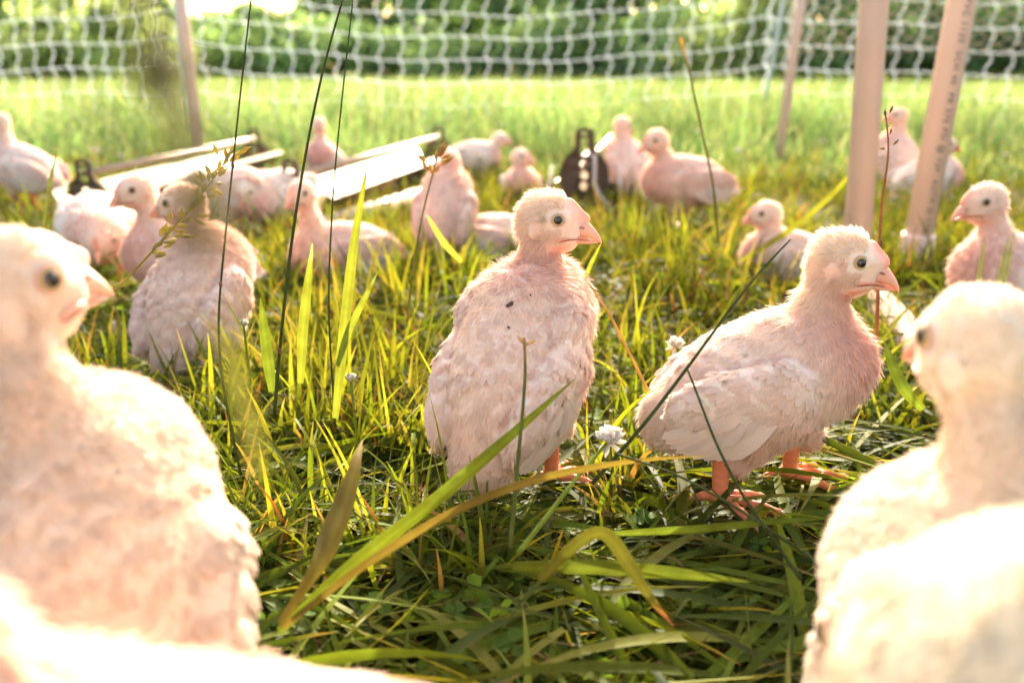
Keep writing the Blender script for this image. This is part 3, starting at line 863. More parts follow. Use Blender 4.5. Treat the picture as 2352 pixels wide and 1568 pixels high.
# ------------------------------------------------------------------ the meadow beyond the pen
x, y, k = clumpy(44000, 2.55, 6.0, 1900, .05, .5, 1.35); n = len(x)
hh = np.clip((y - 2.45) / 1.1, .25, 1) * rng.uniform(.5, 1.2, n) * .245
ok = y > 2.5
for (ax_, ay_) in ((-2.5, 2.6),): pass
x, y, hh = x[ok], y[ok], hh[ok]; n = len(x)
tag(blades("meadow_grass", np.stack([x, y, 0 * x], 1), circ(n), rng.uniform(1.05, 1.55, n), rng.uniform(.1, 1.3, n),
    hh * 1.15, rng.uniform(.003, .0065, n), 5, M_FARGRASS, PAL_FAR, PW_FAR, wide=False), kind="stuff")
x, y, k = clumpy(26000, 6.0, 17.0, 1500, .16, 1.0, 1.6); n = len(x)
tag(blades("middle_meadow_grass", np.stack([x, y, 0 * x], 1), circ(n), rng.uniform(1.1, 1.55, n), rng.uniform(.1, 1.1, n),
    rng.uniform(.09, .19, n), rng.uniform(.006, .012, n), 4, M_FARGRASS, PAL_FAR, PW_FAR, wide=False), kind="stuff")
x, y, k = clumpy(22000, 17.0, 58.0, 1500, .5, 3.0, 1.3); n = len(x)
tag(blades("distant_meadow_grass", np.stack([x, y, 0 * x], 1), circ(n), rng.uniform(1.1, 1.55, n), rng.uniform(.1, 1.0, n),
    rng.uniform(.08, .2, n), rng.uniform(.02, .04, n), 3, M_FARGRASS, PAL_FAR, PW_FAR, wide=False), kind="stuff")

# ------------------------------------------------------------------ net fence round the pen
fence = empty("net_fence", (0, 3.6, 0))
tag(fence, "white electric net fence with wavy upright strands, strung across the whole meadow", "fence")
posts = [(-3.6, 4.3, 0), (-1.26, 3.62, 0), (1.06, 3.98, .0), (3.6, 3.4, 0)]
rows_z = [.145, .24, .335, .43, .525, .62, .72, .82, .92, 1.02]
for si in range(3):
    a = np.array(posts[si]); b = np.array(posts[si + 1]); L = np.linalg.norm(b - a); nc = int(L / .083)
    sag = (.03, .10, .06)[si]
    net = MB(); ncol = nc + 1
    def npt(u, z):
        p = a + (b - a) * u
        s_ = sag * 4 * u * (1 - u) * min(1, .35 + z)
        return np.array([p[0], p[1] - 3.6 + .02 * sin(u * 9 + z * 3), z - s_ + .006 * sin(u * 23 + z * 7)])
    for zi, z in enumerate(rows_z):
        net.tube([npt(u, z) for u in np.linspace(0, 1, nc * 2 + 1)], .0012, 5, (.95, .93, .88))
    for i in range(ncol):
        u = i / nc; pts = []; ph = rng.uniform(0, 6)
        for zz in np.linspace(rows_z[0], rows_z[-1], 46):
            p = npt(u, zz); p = p + (b - a) / L * (.010 * sin(zz * 66 + ph * .12) + .004 * sin(zz * 17 + ph))
            pts.append(p)
        net.tube(pts, .0014, 5, (.95, .92, .85))
        for z in rows_z:
            V_, F3_, F4_ = ball(npt(u, z), .0030, 6, 4)
            bb = net.n; net.V.append(V_); net.C.append(np.tile([.85, .78, .68], (len(V_), 1))); net.n += len(V_)
            net.F3.append(F3_ + bb); net.M3.append(np.zeros(len(F3_), int)); net.F4.append(F4_ + bb); net.M4.append(np.zeros(len(F4_), int))
    net.build("netting", [M_NET], fence)
for i, p in enumerate(posts):
    pm = MB(); lean = .05 if i == 2 else .01
    base = np.array([p[0], p[1] - 3.6, 0])
    pm.tube([base + (-lean * .3, 0, 0), base + (lean, 0, .6), base + (2 * lean, 0, 1.12)], .0085, 10, (1, 1, 1))
    pm.tube([base + (2 * lean, 0, 1.10), base + (2 * lean + .002, 0, 1.16)], .011, 10, (1, 1, 1))
    pm.build("fence_post", [M_POST], fence)

# ------------------------------------------------------------------ pen frame of plastic pipe
def pipe(name, pts, r, label, fit=(), group=None, ink=False, segs=20):
    root = empty(name, tuple(pts[0])); tag(root, label, "pipe", group)
    o = np.array(pts[0]); mb = MB(); P = np.array(pts) - o
    mb.tube(P, r, segs, (1, 1, 1)); mb.build("tube", [M_PVC], root)
    for c, ax_, L, k in fit:
        m2 = MB(); c = np.array(c) - o; ax_ = nrm(np.array(ax_, float))
        m2.tube([c - ax_ * L / 2, c - ax_ * L * .42, c + ax_ * L * .42, c + ax_ * L / 2], [r * k * .97, r * k, r * k, r * k * .97], segs, (1, 1, 1))
        m2.build("coupling", [M_PVC], root)
    return root
RP = .0212
pA = gnd(1958, 700); pB = gnd(2092, 640); pC = gnd(1783, 402); pD = gnd(459, 400)
pipe("pvc_pipe", [pA, pA + (-.02, 0, .55), pA + (-.04, 0, 1.15)], .0185, "thick upright white pipe without lettering, right behind the striding chicken's head")
dB = np.array([.055, .0, 1.0]); dBn = nrm(dB)
pipeB = pipe("pvc_pipe", [pB, pB + dB * .55, pB + dB * 1.15], RP, "upright white pipe printed with a column of small dark lettering",
             fit=[(pB + dBn * .035, dBn, .075, 1.22)])
pipe("pvc_pipe", [pC, pC + (.03, 0, .5), pC + (.05, 0, 1.15)], .0155, "upright white pipe beside the bluish fence post at the back of the pen")
pipe("pvc_pipe", [pD, pD + (-.005, 0, .4), pD + (-.02, 0, 1.15)], .0185, "upright pipe on the left, above the left trough, in front of the net fence")
# pipe lying on the ground towards the right chicken
g0 = gnd(1992, 672, .028); g1 = gnd(2300, 1010, .028)
pipe("ground_pipe", [g0, (g0 + g1) / 2, g1], RP, "sunlit white pipe lying on the grass between the striding chicken and the right edge", fit=[(g0, g1 - g0, .05, 1.2)])
g0 = gnd(1640, 412, .008); g1 = gnd(2160, 402, .008)
pipe("ground_pipe", [g0, (g0 + g1) / 2, g1], RP, "white pipe lying across the grass at the foot of the rear uprights")
g0 = gnd(735, 528, .03); g1 = gnd(985, 448, .03)
pipe("ground_pipe", [g0, (g0 + g1) / 2, g1], .024, "sunlit white pipe lying along the near side of the long trough")
# printed column of characters on the lettered pipe
def letters(text, height, parent):
    """each character as a little raised outline wrapped on the pipe"""
    c = bpy.data.curves.new("print", 'FONT'); c.body = text; c.size = height; c.align_x = 'LEFT'; c.align_y = 'CENTER'
    c.space_character = 1.25
    o = bpy.data.objects.new("printed_lettering", c); COL.objects.link(o)
    dg = bpy.context.evaluated_depsgraph_get(); dg.update()
    me = bpy.data.meshes.new_from_object(o.evaluated_get(dg)); bpy.data.objects.remove(o)
    n = len(me.vertices); co = np.empty(n * 3); me.vertices.foreach_get("co", co); co = co.reshape(-1, 3)
    faces = [tuple(p.vertices) for p in me.polygons]
    # text x runs down the pipe, text y round it
    zt = .47 - co[:, 0]; ang = co[:, 1] / RP + R(-90)
    ctr = zt[:, None] * dB
    X = np.array([1.0, 0, -.055]); Y = np.array([0, 1.0, 0])
    V_ = ctr + (RP + .0004) * (np.cos(ang)[:, None] * X + np.sin(ang)[:, None] * Y)
    me2 = bpy.data.meshes.new("printed_lettering"); me2.from_pydata([tuple(v) for v in V_], [], faces); me2.materials.append(M_INK)
    o2 = bpy.data.objects.new("printed_lettering", me2); COL.objects.link(o2); o2.parent = parent
letters('1-1/4"  PVC 1120  SCH 40  PR 370 PSI @ 73F  ASTM D 1785  NSF-PW  260 PSI  PVC 1120', .0125, pipeB)

# ------------------------------------------------------------------ chicken wire behind the right-hand pipes
wire = empty("chicken_wire", (1.6, 3.05, 0))
tag(wire, "fine chicken wire with hexagonal mesh stretched behind the right-hand pipes", "wire mesh")
wm = MB(); s_ = .021
nx_, nz_ = 66, 20
for i in range(nx_):
    for j in range(nz_):
        cx = -.72 + i * s_ * 1.5; cz = .36 + j * s_ * 1.732 + (s_ * .866 if i % 2 else 0)
        p = [np.array([cx + s_ * cos(a), 0.004 * sin(cx * 40 + cz * 30), cz + s_ * sin(a)]) for a in (0, pi / 3, 2 * pi / 3, pi)]
        for q0, q1 in zip(p[:-1], p[1:]):
            wm.tube([q0, q1], .0011 if abs(q0[2] - q1[2]) > .001 else .0018, 4, (1, 1, 1), cap=False)
wm.build("mesh", [M_WIRE], wire)

M_STRAW = mat("straw", rough=.8, trans=.15, noise=(90, .5, (.7, .6, .45)))
M_STRAP = mat("white_strap", (.86, .82, .76), rough=.5, trans=.3)
# ------------------------------------------------------------------ trough feeders
def plate(mb, outline, holes, th, fr, col=(1, 1, 1)):
    """flat plate cut out with holes; outline/holes lists of 2-D points; fr(p2, depth)->3-D"""
    import mathutils
    bm = []
    polys = [outline] + holes
    vs = [v for p in polys for v in p]
    tris = mathutils.geometry.tessellate_polygon([[Vector((v[0], v[1], 0)) for v in p] for p in polys])
    n = len(vs)
    V_ = [fr(v, 0) for v in vs] + [fr(v, th) for v in vs]
    mb.add(V_, [tuple(t) for t in tris] + [tuple(x_ + n for x_ in t[::-1]) for t in tris], col)
    b = 0
    q = []
    for p in polys:
        m = len(p)
        for i in range(m):
            j = (i + 1) % m; q.append((b + i, b + j, b + j + n, b + i + n))
        b += m
    mb.F4.append(np.array(q) + mb.n - 2 * n); mb.M4.append(np.zeros(len(q), int))

def oval(cx, cy, rx, ry, n=16, p=1.0):
    return [(cx + rx * math.copysign(abs(cos(a)) ** p, cos(a)), cy + ry * math.copysign(abs(sin(a)) ** p, sin(a))) for a in np.linspace(0, 2 * pi, n, endpoint=False)]

def bracket_outline(h=.185, w=.062):
    half = [(w * .93, 0), (w, .03), (w, .085), (w * .93, .105), (w * .75, .122), (w * .50, .133), (w * .40, .146), (w * .38, h - .012), (w * .30, h - .003), (0, h)]
    return half + [(-x_, y_) for x_, y_ in half[-2::-1]]

def trough(label, a, b, w=.055, rim=.075, group="feeding troughs in the pen", brk=(True, True), hook=False, bh=.185, bw=.062):
    a = np.array([*a, 0.0]); b = np.array([*b, 0.0]); d = nrm(b - a); n_ = np.array([d[1], -d[0], 0]); L = np.linalg.norm(b - a)
    root = empty("trough_feeder", tuple(a)); tag(root, label, "feeder", group)
    sec = [(-w - .012, rim - .004), (-w, rim), (-w * .55, .022), (-w * .3, .014), (w * .3, .014), (w * .55, .022), (w, rim), (w + .012, rim - .004)]
    def fr(s, z, t): return n_ * s + np.array([0, 0, z]) + d * t
    mb = MB(); V_ = []; ns = 8
    for th in (0, -.0022):
        for i in range(ns + 1):
            for s, z in sec: V_.append(fr(s * (1 if th == 0 else 1.03), z + th, L * i / ns))
    F_ = []; k = len(sec); off = (ns + 1) * k
    for i in range(ns):
        for j in range(k - 1):
            F_.append((i * k + j, i * k + j + 1, (i + 1) * k + j + 1, (i + 1) * k + j))
            F_.append((off + i * k + j, off + (i + 1) * k + j, off + (i + 1) * k + j + 1, off + i * k + j + 1))
    mb.add(V_, F_); mb.build("channel", [M_TROUGH], root, smooth=False)
    mb = MB(); mb.add([fr(-w * .8, .05, .02), fr(w * .8, .05, .02), fr(w * .8, .05, L - .02), fr(-w * .8, .05, L - .02)], [(0, 1, 2, 3)]); mb.build("feed", [M_FEED], root)
    mb = MB(); mb.tube([fr(0, rim + .035, 0), fr(0, rim + .035, L)], .007, 10); mb.build("reel_bar", [M_TROUGH], root)
    for on, t in zip(brk, (-.004, L + .001)):
        if not on: continue
        mb = MB()
        holes = [oval(0, .060, .0085, .0085), oval(0, .083, .0085, .0085), oval(0, .106, .0085, .0085), oval(0, .137, .009, .011, p=.5), oval(0, .157, .009, .0055, p=.6), oval(0, .172, .008, .003, p=.7)]
        sc = bh / .185; 
        ol = [(x_ * bw / .062, y_ * sc) for x_, y_ in bracket_outline()]
        hs_ = [[(x_, y_ * sc) for x_, y_ in h_][::-1] for h_ in holes]
        plate(mb, ol, hs_, .003, lambda v, dd, t=t: fr(v[0], v[1], t + dd))
        # stiffening flanges
        for s in (-1, 1):
            mb.box(fr(s * bw * .96, .045 * sc, t - .006), (.0015, .006, .04 * sc), np.stack([n_, d, np.array([0, 0, 1.0])], 1))
        mb.build("bracket", [M_PLATE], root, smooth=False)
    if hook:
        mb = MB()
        z0 = .128
        mb.tube([fr(.014, .135, -.012), fr(.024, .133, -.014), fr(.025, .10, -.016), fr(.025, .072, -.018), fr(.034, .052, -.022), fr(.052, .030, -.03), fr(.073, .008, -.04)], .0075, 8, flat=.5)
        mb.build("strap", [M_STRAP], root)
        for s in (-1, 1):
            mb = MB(); mb.tube([fr(s * (w + .020), .105, .03), fr(s * (w + .026), .04, .0), fr(s * (w + .034), .012, -.02)], .008, 8, flat=.45); mb.build("side_guard", [M_STRAP], root)
    return root
trough("long left trough running away below the left upright pipe", (-.86, 1.86), (-.78, 2.82), w=.075, rim=.085, bh=.15, bw=.045)
trough("long trough in the middle, ending beside the bowed chicken's head", (-.43, 1.80), (-.23, 2.92), w=.070, rim=.085, bh=.155, bw=.045)
t3 = gnd(1340, 490)
trough("trough seen end-on with an upright dark bottle-shaped bracket and a white strap", (t3[0], t3[1]), (t3[0] + .16, t3[1] + .95), w=.058, rim=.075, hook=True, brk=(True, False), bh=.195, bw=.058)

# ------------------------------------------------------------------ single stalks, blades and flowers one can tell apart
def stalk(label, pts, r0, r1, col, name="grass_stalk", cat="grass stalk", nodes=(), head=None, group=None, leaf=False, tipcol=None):
    """pts: world points root -> tip"""
    P = np.array(pts, float); m = 26
    # smooth the polyline
    t = np.concatenate([[0], np.cumsum(np.linalg.norm(np.diff(P, axis=0), axis=1))]); t = t / t[-1]
    u = np.linspace(0, 1, m); Q_ = np.stack([np.interp(u, t, P[:, i]) for i in range(3)], 1)
    for _ in range(6): Q_[1:-1] = (Q_[:-2] + Q_[2:] + 2 * Q_[1:-1]) / 4
    o = Q_[0].copy(); Q_ -= o
    root = empty(name, tuple(o)); tag(root, label, cat, group)
    mb = MB(); col = np.array(col)
    cc = np.tile(col, (m, 1)) * (1 + .12 * np.sin(np.arange(m)))[:, None]
    if tipcol is not None:
        k = np.clip((u - .85) / .15, 0, 1)[:, None]; cc = cc * (1 - k) + np.array(tipcol) * k
    if not leaf:
        mb.tube(Q_, np.linspace(r0, r1, m), 8, cc)
        mb.build("stem", [M_GRASS], root)
        if nodes:
            for f in nodes:
                mb = MB(); i = int(f * (m - 1)); add_ball(mb, Q_[i], (r0 * 1.25, r0 * 1.25, r0 * 2.6), (.30, .16, .10), 0, 10, 8)
                mb.build("node", [M_GRASS], root)
    else:
        T_ = nrm(np.gradient(Q_, axis=0)); sd_ = nrm(np.cross(T_, np.array([0, 1.0, .25]))); up = np.cross(sd_, T_)
        prof = np.minimum(1, .6 + 1.6 * u) * (1 - np.clip((u - .45) / .55, 0, 1) ** 2 * .95)
        w = r0 * prof
        rows = np.stack([Q_ - sd_ * w[:, None], Q_ - sd_ * w[:, None] * .5 - up * w[:, None] * .16, Q_ - up * w[:, None] * .26, Q_ + sd_ * w[:, None] * .5 - up * w[:, None] * .16, Q_ + sd_ * w[:, None]], 1).reshape(-1, 3)
        F_ = [(i * 5 + j, i * 5 + j + 1, (i + 1) * 5 + j + 1, (i + 1) * 5 + j) for i in range(m - 1) for j in range(4)]
        c5 = np.repeat(cc, 5, axis=0) * np.tile([1, .9, 1.12, .9, 1], m)[:, None]
        mb.add(rows, F_, c5)
        mb.build("leaf_blade", [M_GRASS], root)
    if head:
        n_, L_, sz, c_ = head; mb = MB()
        for j in range(n_):
            f = 1 - L_ * rng.random(); i = min(int(f * (m - 1)), m - 1)
            dr = nrm(nrm(Q_[i] - Q_[i - 1]) + .9 * rng.normal(size=3) * .6)
            b_ = Q_[i] + dr * sz * 1.3 * rng.random()
            mb.tube([b_, b_ + dr * sz * .5, b_ + dr * sz], [sz * .08, sz * .2, sz * .03], 6, np.array(c_) * rng.uniform(.8, 1.2), cap=False)
        mb.build("seed_head", [M_GRASS], root)
    return root
def W(*p): return [at(*q) for q in p]
DG = (.075, .11, .04); MG = (.11, .18, .03); YG = (.18, .25, .045); BR = (.30, .16, .09)
stalk("tall dark green stalk left of the other tall ones, crossing the left-turned chicken", W((553, 1090, .60), (500, 830, .58), (497, 740, .58), (520, 520, .58), (548, 250, .58), (580, -30, .58)), .0009, .0005, DG, nodes=(.42, .66))
stalk("thickest tall stalk, leaning right and running out of the top above the left trough", W((630, 960, .66), (640, 820, .65), (668, 560, .64), (700, 360, .64), (740, 160, .64), (796, -30, .64)), .0013, .0007, DG, nodes=(.18,))
stalk("thin tall stalk right of the thickest one, running out of the top", W((770, 980, .68), (752, 700, .67), (765, 430, .67), (785, 230, .67), (814, -30, .67)), .0008, .0005, DG, nodes=(.3,))
stalk("thin stalk with a yellow tip standing behind the stout pink chicken's tail", W((1650, 560, 1.0), (1640, 430, 1.0), (1612, 300, 1.0), (1582, 160, 1.0), (1564, 88, 1.0)), .0016, .0010, (.2, .2, .07), tipcol=(.75, .5, .05))
stalk("brown dry stem in front of the unlettered thick pipe", W((2012, 800, .70), (2018, 640, .70), (2022, 480, .70), (2045, 340, .70), (2033, 258, .70)), .0016, .0006, BR, head=(5, .15, .006, (.3, .2, .1)), nodes=(.45,))
stalk("long dark blade slanting across the striding chicken's back down to the left", W((1360, 1110, .55), (1480, 975, .545), (1590, 830, .54), (1720, 650, .54), (1815, 550, .54)), .0014, .0006, DG)
stalk("thin dark stalk bent across the striding chicken's flank", W((1840, 1330, .50), (1700, 1130, .52), (1640, 1010, .53), (1600, 900, .535), (1580, 850, .54)), .0011, .0006, DG)
stalk("slender dark stalk slanting under the striding chicken's feet", W((1890, 1300, .50), (1700, 1170, .505), (1560, 1090, .51), (1410, 1040, .52)), .0010, .0007, DG)
stalk("upright reddish green stalk in front of the back-turned chicken's belly", W((1172, 1260, .50), (1185, 1110, .52), (1200, 950, .53), (1208, 850, .535), (1204, 775, .535)), .0013, .0008, (.16, .2, .05), tipcol=(.5, .35, .2), nodes=(.3,), head=(5, .12, .006, (.6, .5, .3)))
stalk("feathery seed head bending left across the left-turned chicken's face", W((262, 670, .62), (330, 600, .62), (400, 520, .62), (470, 440, .62), (540, 340, .62)), .0008, .0003, (.3, .3, .08), head=(60, .75, .008, (.45, .42, .15)))
stalk("broad pale green blade standing left of the thickest stalk", W((625, 900, .66), (612, 800, .66), (600, 700, .66), (598, 684, .66)), .0042, .0, MG, leaf=True, cat="grass shoot", name="grass_shoot")
stalk("bright upright blade with a torn white tip in front of the lying chicken", W((690, 880, .68), (695, 760, .68), (708, 640, .68), (718, 560, .68)), .0038, .0, YG, leaf=True, cat="grass shoot", name="grass_shoot", tipcol=(.8, .75, .5))
stalk("tall bright yellow-green blade right of the thin tall stalk", W((770, 960, .66), (790, 760, .66), (812, 560, .66), (845, 370, .66)), .0038, .0, YG, leaf=True, cat="grass shoot", name="grass_shoot")
stalk("short bright blade branching right beside the tall yellow-green one", W((775, 840, .66), (800, 760, .66), (835, 690, .66), (868, 624, .66)), .0026, .0, YG, leaf=True, cat="grass shoot", name="grass_shoot")
stalk("long bright blade arching from the lower left up across the back-turned chicken's tail", W((640, 1450, .44), (800, 1300, .47), (1000, 1150, .50), (1150, 1020, .52), (1320, 870, .55)), .0048, .0, (.13, .20, .03), leaf=True, cat="grass shoot", name="grass_shoot")
stalk("tan-edged blade arching below the bright one towards the white clover", W((650, 1440, .43), (840, 1290, .46), (1060, 1160, .49), (1250, 1090, .51), (1500, 1050, .53), (1620, 1048, .54)), .0032, .0, (.15, .13, .045), leaf=True, cat="grass shoot", name="grass_shoot")
stalk("broad olive brown blade with a papery end, slanting at the left of centre", W((640, 1440, .42), (740, 1280, .46), (800, 1130, .49), (832, 1010, .51)), .0066, .0, (.15, .14, .045), leaf=True, cat="grass shoot", name="grass_shoot", tipcol=(.7, .65, .5))
stalk("folded blade whose reddish dry tip hangs down at the front", W((1240, 1330, .45), (1330, 1240, .455), (1385, 1205, .46), (1430, 1270, .455), (1490, 1370, .45), (1548, 1438, .445)), .0042, .0, (.075, .09, .022), leaf=True, cat="grass shoot", name="grass_shoot", tipcol=(.42, .16, .11))
stalk("long flat green blade lying to the right below the striding chicken's foot", W((1180, 1300, .48), (1350, 1300, .475), (1550, 1315, .47), (1720, 1335, .465)), .0052, .0, (.07, .11, .025), leaf=True, cat="grass shoot", name="grass_shoot")
stalk("green blade lying level under both striding feet", W((1400, 1225, .53), (1600, 1215, .53), (1800, 1195, .53), (1930, 1188, .53)), .0030, .0, (.09, .15, .03), leaf=True, cat="grass shoot", name="grass_shoot")
stalk("bright stem slanting up to the right between the two main chickens", W((1190, 1270, .50), (1260, 1180, .52), (1330, 1090, .54), (1400, 1010, .56)), .0016, .0010, (.28, .4, .07))
stalk("thin bent straw leaning between the two main chickens' necks", W((1500, 920, .66), (1450, 820, .66), (1400, 720, .66), (1352, 650, .67)), .0012, .0008, (.5, .38, .2))
stalk("short green blade rising right under the back-turned chicken's beak", W((1340, 650, .68), (1355, 610, .68), (1380, 560, .68)), .0016, .0, YG, leaf=True, cat="grass shoot", name="grass_shoot", tipcol=(.7, .4, .25))
stalk("curved yellow blade beside the bowed chicken", W((1060, 600, .95), (1020, 560, .95), (990, 510, .95), (980, 492, .95)), .0028, .0, (.5, .5, .1), leaf=True, cat="grass shoot", name="grass_shoot")
stalk("thin green stem rising in front of the bowed chicken", W((935, 740, .8), (950, 600, .8), (975, 470, .8), (1010, 340, .8)), .0010, .0006, (.2, .2, .07), head=(14, .2, .01, (.4, .3, .12)))
stalk("dark spiky blade in front of the pale chicken at the left edge", W((100, 520, .9), (112, 430, .9), (132, 345, .9)), .0018, .0, DG, leaf=True, cat="grass shoot", name="grass_shoot")
for i_, (xa, xb, ya, lab) in enumerate(((2240, 2262, 560, "dark thin blade before the right-facing-left chicken's breast, leftmost of three"), (2282, 2318, 556, "middle one of three dark thin blades in front of the right edge chicken"), (2295, 2330, 545, "rightmost of three dark thin blades in front of the right edge chicken"))):
    stalk(lab, W((xa, 690, .42), ((xa + xb) / 2, 620, .42), (xb, ya - 20, .42)), .0009, .0, DG, leaf=True, cat="grass shoot", name="grass_shoot")
stalk("wide yellow-green blades leaning right in the shade behind the small resting chicken", W((1700, 600, 1.3), (1800, 540, 1.3), (1900, 460, 1.3), (1990, 360, 1.25)), .0048, .0, (.15, .19, .035), leaf=True, cat="grass shoot", name="grass_shoot")
stalk("green blade curving up at the right of the striding chicken's breast", W((2120, 940, .60), (2080, 900, .60), (2050, 840, .61), (2030, 780, .62)), .0038, .0, MG, leaf=True, cat="grass shoot", name="grass_shoot")
# blurred seed head hanging close to the lens
dz = [(310, -80, .108), (345, 60, .108), (385, 200, .110), (428, 330, .112), (452, 430, .115), (460, 520, .118)]
stalk("out-of-focus drooping seed head hanging from the top of the picture on the left", W(*dz), .00055, .0003, (.16, .18, .08),
      head=(110, .95, .0034, (.27, .28, .14)))
stalk("blurred limp leaf hanging in front of the left-turned chicken's belly", W((520, 760, .15), (545, 880, .15), (580, 980, .152), (600, 1130, .155)), .0014, .0, (.09, .11, .045), leaf=True, cat="grass shoot", name="grass_shoot")

cp = gnd(290, 800, .012); cb = MB()
for j in range(9):
    x_ = -.014 + j * .0035; hh_ = .010 + .004 * math.sin(j * 2.1)
    cb.box((x_, .002 * math.sin(j * 1.7), hh_ * .5 + .012), (.0018, .0022 + .0006 * (j % 3), hh_), rotm(0, .05 * math.sin(j), .2), (.75, .62, .42))
cr = empty("wood_chip", tuple(cp), .3); tag(cr, "pale splintered chip of wood beside the left-edge chicken's neck", "wood chip")
cb.build("splinters", [M_STRAW], cr, smooth=False)
def clover(label, p, stem_base, r=.008, closed=False, group=None):
    p = np.array(p); b = np.array(stem_base); root = empty("clover_flower", tuple(b)); tag(root, label, "flower", group)
    mb = MB(); c = p - b
    mb.tube([c * 0, c * .5 + (.002, 0, 0), c], .0009, 7, (.18, .28, .07)); mb.build("stem", [M_GRASS], root)
    mb = MB()
    for j in range(90):
        d = nrm(rng.normal(size=3)); d[2] = abs(d[2]) if rng.random() < .8 else d[2]
        L_ = r * rng.uniform(.75, 1.05); up = nrm(d + np.array([0, 0, .5 if not closed else 1.2]))
        mb.tube([c + d * r * .15, c + d * r * .15 + up * L_ * .6, c + d * r * .15 + up * L_], [r * .07, r * .17, r * .04], 6,
                (np.array([.92, .88, .82]) if not closed or rng.random() < .5 else np.array([.35, .42, .15])) * rng.uniform(.85, 1.1), cap=False)
    mb.build("petals", [M_DOWN], root)
    return root
clover("white clover flower low between the two main chickens", at(1400, 1012, .56), gnd(1400, 1120), .0095)
clover("closed clover bud on a stem left of the back-turned chicken", at(806, 875, .615), gnd(820, 1120), .0052, True)
clover("small clover bud between the left-turned chicken and the broad pale blade", at(560, 748, .66), gnd(575, 960), .0042, True)
clover("pinkish clover flower behind the striding chicken's tail", at(1552, 795, .80), gnd(1552, 900), .0085)
c0 = clover("white clover flower in the meadow beyond the pen", (0, 0, .2), (0, 0, 0), .011, group="clover flowers dotted over the meadow")
spots_ = [(230, 330, "clover flower in the meadow above the left-turned chickens"), (285, 342, "bright clover flower beside the left trough's far side"), (150, 400, "clover flower just right of the pale left-edge chicken"),
          (630, 250, "clover flower in the meadow between the two tallest stalks"), (1150, 275, "clover flower in the meadow above the forward-leaning chicken"), (1450, 262, "clover flower in the meadow above the chicken looking away"),
          (1600, 290, "clover flower in the meadow behind the yellow-tipped stalk"), (1690, 330, "clover flower in the meadow left of the rear upright pipe"), (1880, 310, "clover flower in the meadow left of the unlettered thick pipe"),
          (2260, 230, "clover flower in the meadow right of the lettered pipe"), (2300, 340, "clover flower above the chicken cut off by the right edge"), (1020, 262, "clover flower in the meadow above the long trough's far end"),
          (2040, 470, "white clover flower on the grass between the two thick pipes"), (1712, 432, "white clover flower beside the stout pink chicken's tail"), (1742, 452, "lower white clover flower beside the stout pink chicken's tail")]
for i, (px, py, lab) in enumerate(spots_):
    o = c0 if i == 0 else copy_tree(c0)
    o["label"] = lab
    p = gnd(px, py + 95 if py < 400 else py + 25); o.location = p
    k = .8 + .4 * rng.random()
    zt = CAM_H - (py - 160) / FPX * p[1] * 1.03
    o.scale = (k, k, max(.15, min(1.2, zt / .2)))

# ------------------------------------------------------------------ the edge of the wood
def tree(name, label, cat, x, y, h, w, col, seed, trunk_h=.3, group=None, n=2600, leaf=.20):
    rg = np.random.default_rng(seed)
    root = empty(name, (x, y, 0)); tag(root, label, cat, group)
    mb = MB()
    mb.tube([(0, 0, 0), (.1, 0, h * .25), (-.05, .1, h * .55), (.05, 0, h * .85)], [.05 * h * .5, .04 * h * .5, .025 * h * .5, .008 * h], 9, (1, 1, 1))
    blobs = []
    for j in range(rg.integers(9, 14)):
        a = rg.uniform(0, 2 * pi); rr = w * .5 * rg.uniform(.2, .85); z = h * rg.uniform(trunk_h, .86)
        fz = 1 - .5 * max(0, (z / h - .5) * 2)
        c = np.array([rr * cos(a) * fz, rr * sin(a) * fz, z]); blobs.append((c, w * rg.uniform(.16, .28)))
        mb.tube([(0, 0, z * .6), c * (.6, .6, .85), c], [.012 * h, .008 * h, .003 * h], 6, (1, 1, 1))
    mb.build("trunk", [M_BARK], root)
    ks = rg.integers(len(blobs), size=n)
    C0 = np.array([blobs[k][0] for k in ks]); R0 = np.array([blobs[k][1] for k in ks])
    d = nrm(rg.normal(size=(n, 3))); P = C0 + d * (R0 * rg.uniform(.45, 1.15, n) ** .7)[:, None] * np.array([1, 1, .8])
    P[:, 2] = np.maximum(P[:, 2], .1)
    nn = nrm(d * .7 + rg.normal(size=(n, 3))); a_ = nrm(np.cross(nn, rg.normal(size=(n, 3)))); b_ = np.cross(nn, a_)
    s1 = (leaf * rg.uniform(.5, 1.3, n))[:, None]; s2 = s1 * .6
    V_ = np.stack([P - a_ * s1, P + b_ * s2, P + a_ * s1, P - b_ * s2], 1).reshape(-1, 3)
    F_ = np.arange(n * 4).reshape(-1, 4)
    bc = rg.uniform(.75, 1.25, len(blobs))[ks]
    c = np.array(col) * (bc * rg.uniform(.75, 1.3, n))[:, None]
    new_mesh("crown", V_, F_, M_LEAF, root, np.repeat(c, 4, axis=0), smooth=False)
    return root
GL = (.40, .50, .24); GM = (.32, .46, .24); GD = (.19, .30, .14); GY = (.50, .54, .28)
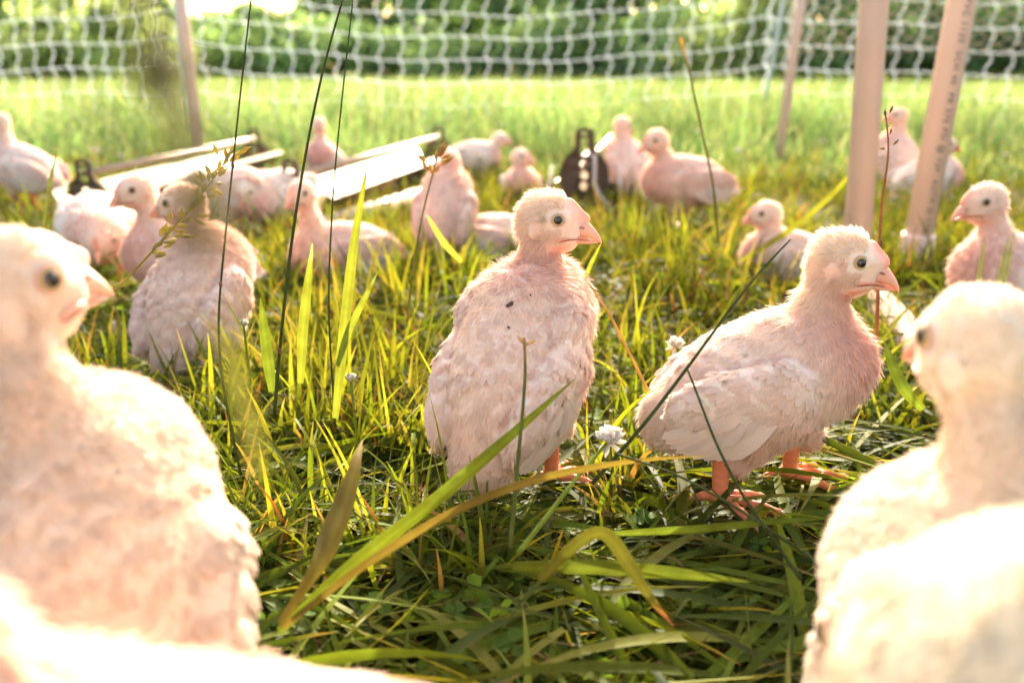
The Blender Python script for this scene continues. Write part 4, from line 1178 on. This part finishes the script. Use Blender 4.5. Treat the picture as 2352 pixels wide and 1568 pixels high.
tl = [
 # x px, distance, height, width, colour, label
 (-60, 30, 4.2, 5.0, GY, "yellowish bushy tree at the far left edge of the wood"),
 (90, 27, 3.6, 4.0, GL, "light green tree above the pale left-edge chicken"),
 (230, 31, 4.4, 4.6, GY, "sunlit yellow-green tree just left of the left upright pipe"),
 (350, 29, 3.6, 2.8, GM, "mid green tree right behind the left upright pipe"),
 (520, 38, 2.2, 5.0, GM, "low tree below the bright gap of sky"),
 (640, 36, 2.4, 4.0, GM, "round dark-footed tree right of the bright gap of sky"),
 (800, 35, 4.6, 3.6, GL, "taller light tree above the thin tall stalks"),
 (930, 37, 4.6, 5.0, GM, "green tree over the far trough end"),
 (1060, 40, 3.9, 4.8, GD, "dark green tree beneath the small second gap of sky"),
 (1190, 36, 5.4, 6.0, GM, "large green tree above the back-turned chicken"),
 (1330, 34, 5.4, 5.6, GM, "dense tree above the dark bracket"),
 (1470, 33, 5.2, 5.2, GD, "dark tree above the stout pink chicken"),
 (1600, 31, 5.0, 5.0, GM, "tree standing left of the bluish fence post"),
 (1740, 28, 4.6, 4.0, GL, "pale tree straight behind the bluish fence post"),
 (1880, 27, 4.8, 4.8, GD, "dark tree behind the chicken wire left of the thick pipes"),
 (2030, 26, 4.6, 4.4, GD, "dark tree behind the gap between the thick pipes"),
 (2190, 25, 4.8, 4.6, GD, "dark tree right of the lettered pipe"),
 (2350, 25, 5.0, 5.0, GM, "green tree at the far right edge of the wood"),
]
for i, (px, Y, h, w, c, lab) in enumerate(tl):
    tree("tree", lab, "tree", (px - 1176) / FPX * Y * 1.0, Y, h, w, c, 40 + i, .10, "trees along the edge of the wood")
bl = [(-20, 24, "low bush at the far left under the trees"), (170, 25, "bush left of the left upright pipe"), (330, 24, "pale bush behind the left upright pipe"), (560, 30, "dark bush below the bright gap of sky"),
      (700, 29, "dark bush between the tall stalks"), (840, 31, "bush right of the tall stalks"), (990, 30, "bush over the far trough end"), (1120, 30, "bush above the small far chickens"), (1260, 29, "bush left above the dark bracket"),
      (1400, 28, "bush right above the dark bracket"), (1540, 27, "bush above the yellow-tipped stalk"), (1680, 24, "light green bush left of the bluish post"), (1830, 23, "bush left of the unlettered thick pipe"), (1960, 22, "bush hidden behind the unlettered thick pipe"), (2110, 22, "bush between the thick pipes"), (2270, 21, "bush right of the lettered pipe"), (2400, 21, "bush at the far right edge")]
for i, (px, Y, lab) in enumerate(bl):
    c = GL if i in (0, 1, 2, 11) else (GD if i % 2 else GM)
    tree("bush", lab, "bush", (px - 1176) / FPX * Y, Y, 1.5 + .5 * ((i * 7) % 3) / 2, 3.4, c, 80 + i, .12, "bushes at the foot of the wood", n=1300, leaf=.15)
# the wood behind the edge
tree_far = MB()
n = 12000
a = rng.uniform(-34, 34, n); yy = rng.uniform(42, 50, n); pxx = 1176 + FPX * a / yy
top = np.interp(pxx, [-400, 330, 430, 560, 690, 760, 980, 1040, 1090, 1200, 2700], [9, 8, 2.5, 2.3, 2.7, 6, 6, 3.6, 3.6, 8, 9]) + .15 * np.sin(a * 3.1) + .12 * np.sin(a * 7)
zz = rng.random(n) ** .8 * top
P = np.stack([a, yy, np.maximum(zz, .1)], 1); nn = nrm(rng.normal(size=(n, 3))); a_ = nrm(np.cross(nn, rng.normal(size=(n, 3)))); b_ = np.cross(nn, a_)
s1 = rng.uniform(.2, .5, n)[:, None]
V_ = np.stack([P - a_ * s1, P + b_ * s1 * .7, P + a_ * s1, P - b_ * s1 * .7], 1).reshape(-1, 3)
tag(new_mesh("far_wood", V_, np.arange(n * 4).reshape(-1, 4), M_LEAF, None, np.repeat(np.array(GM) * rng.uniform(.5, 1.5, (n, 1)), 4, axis=0), smooth=False), kind="stuff")
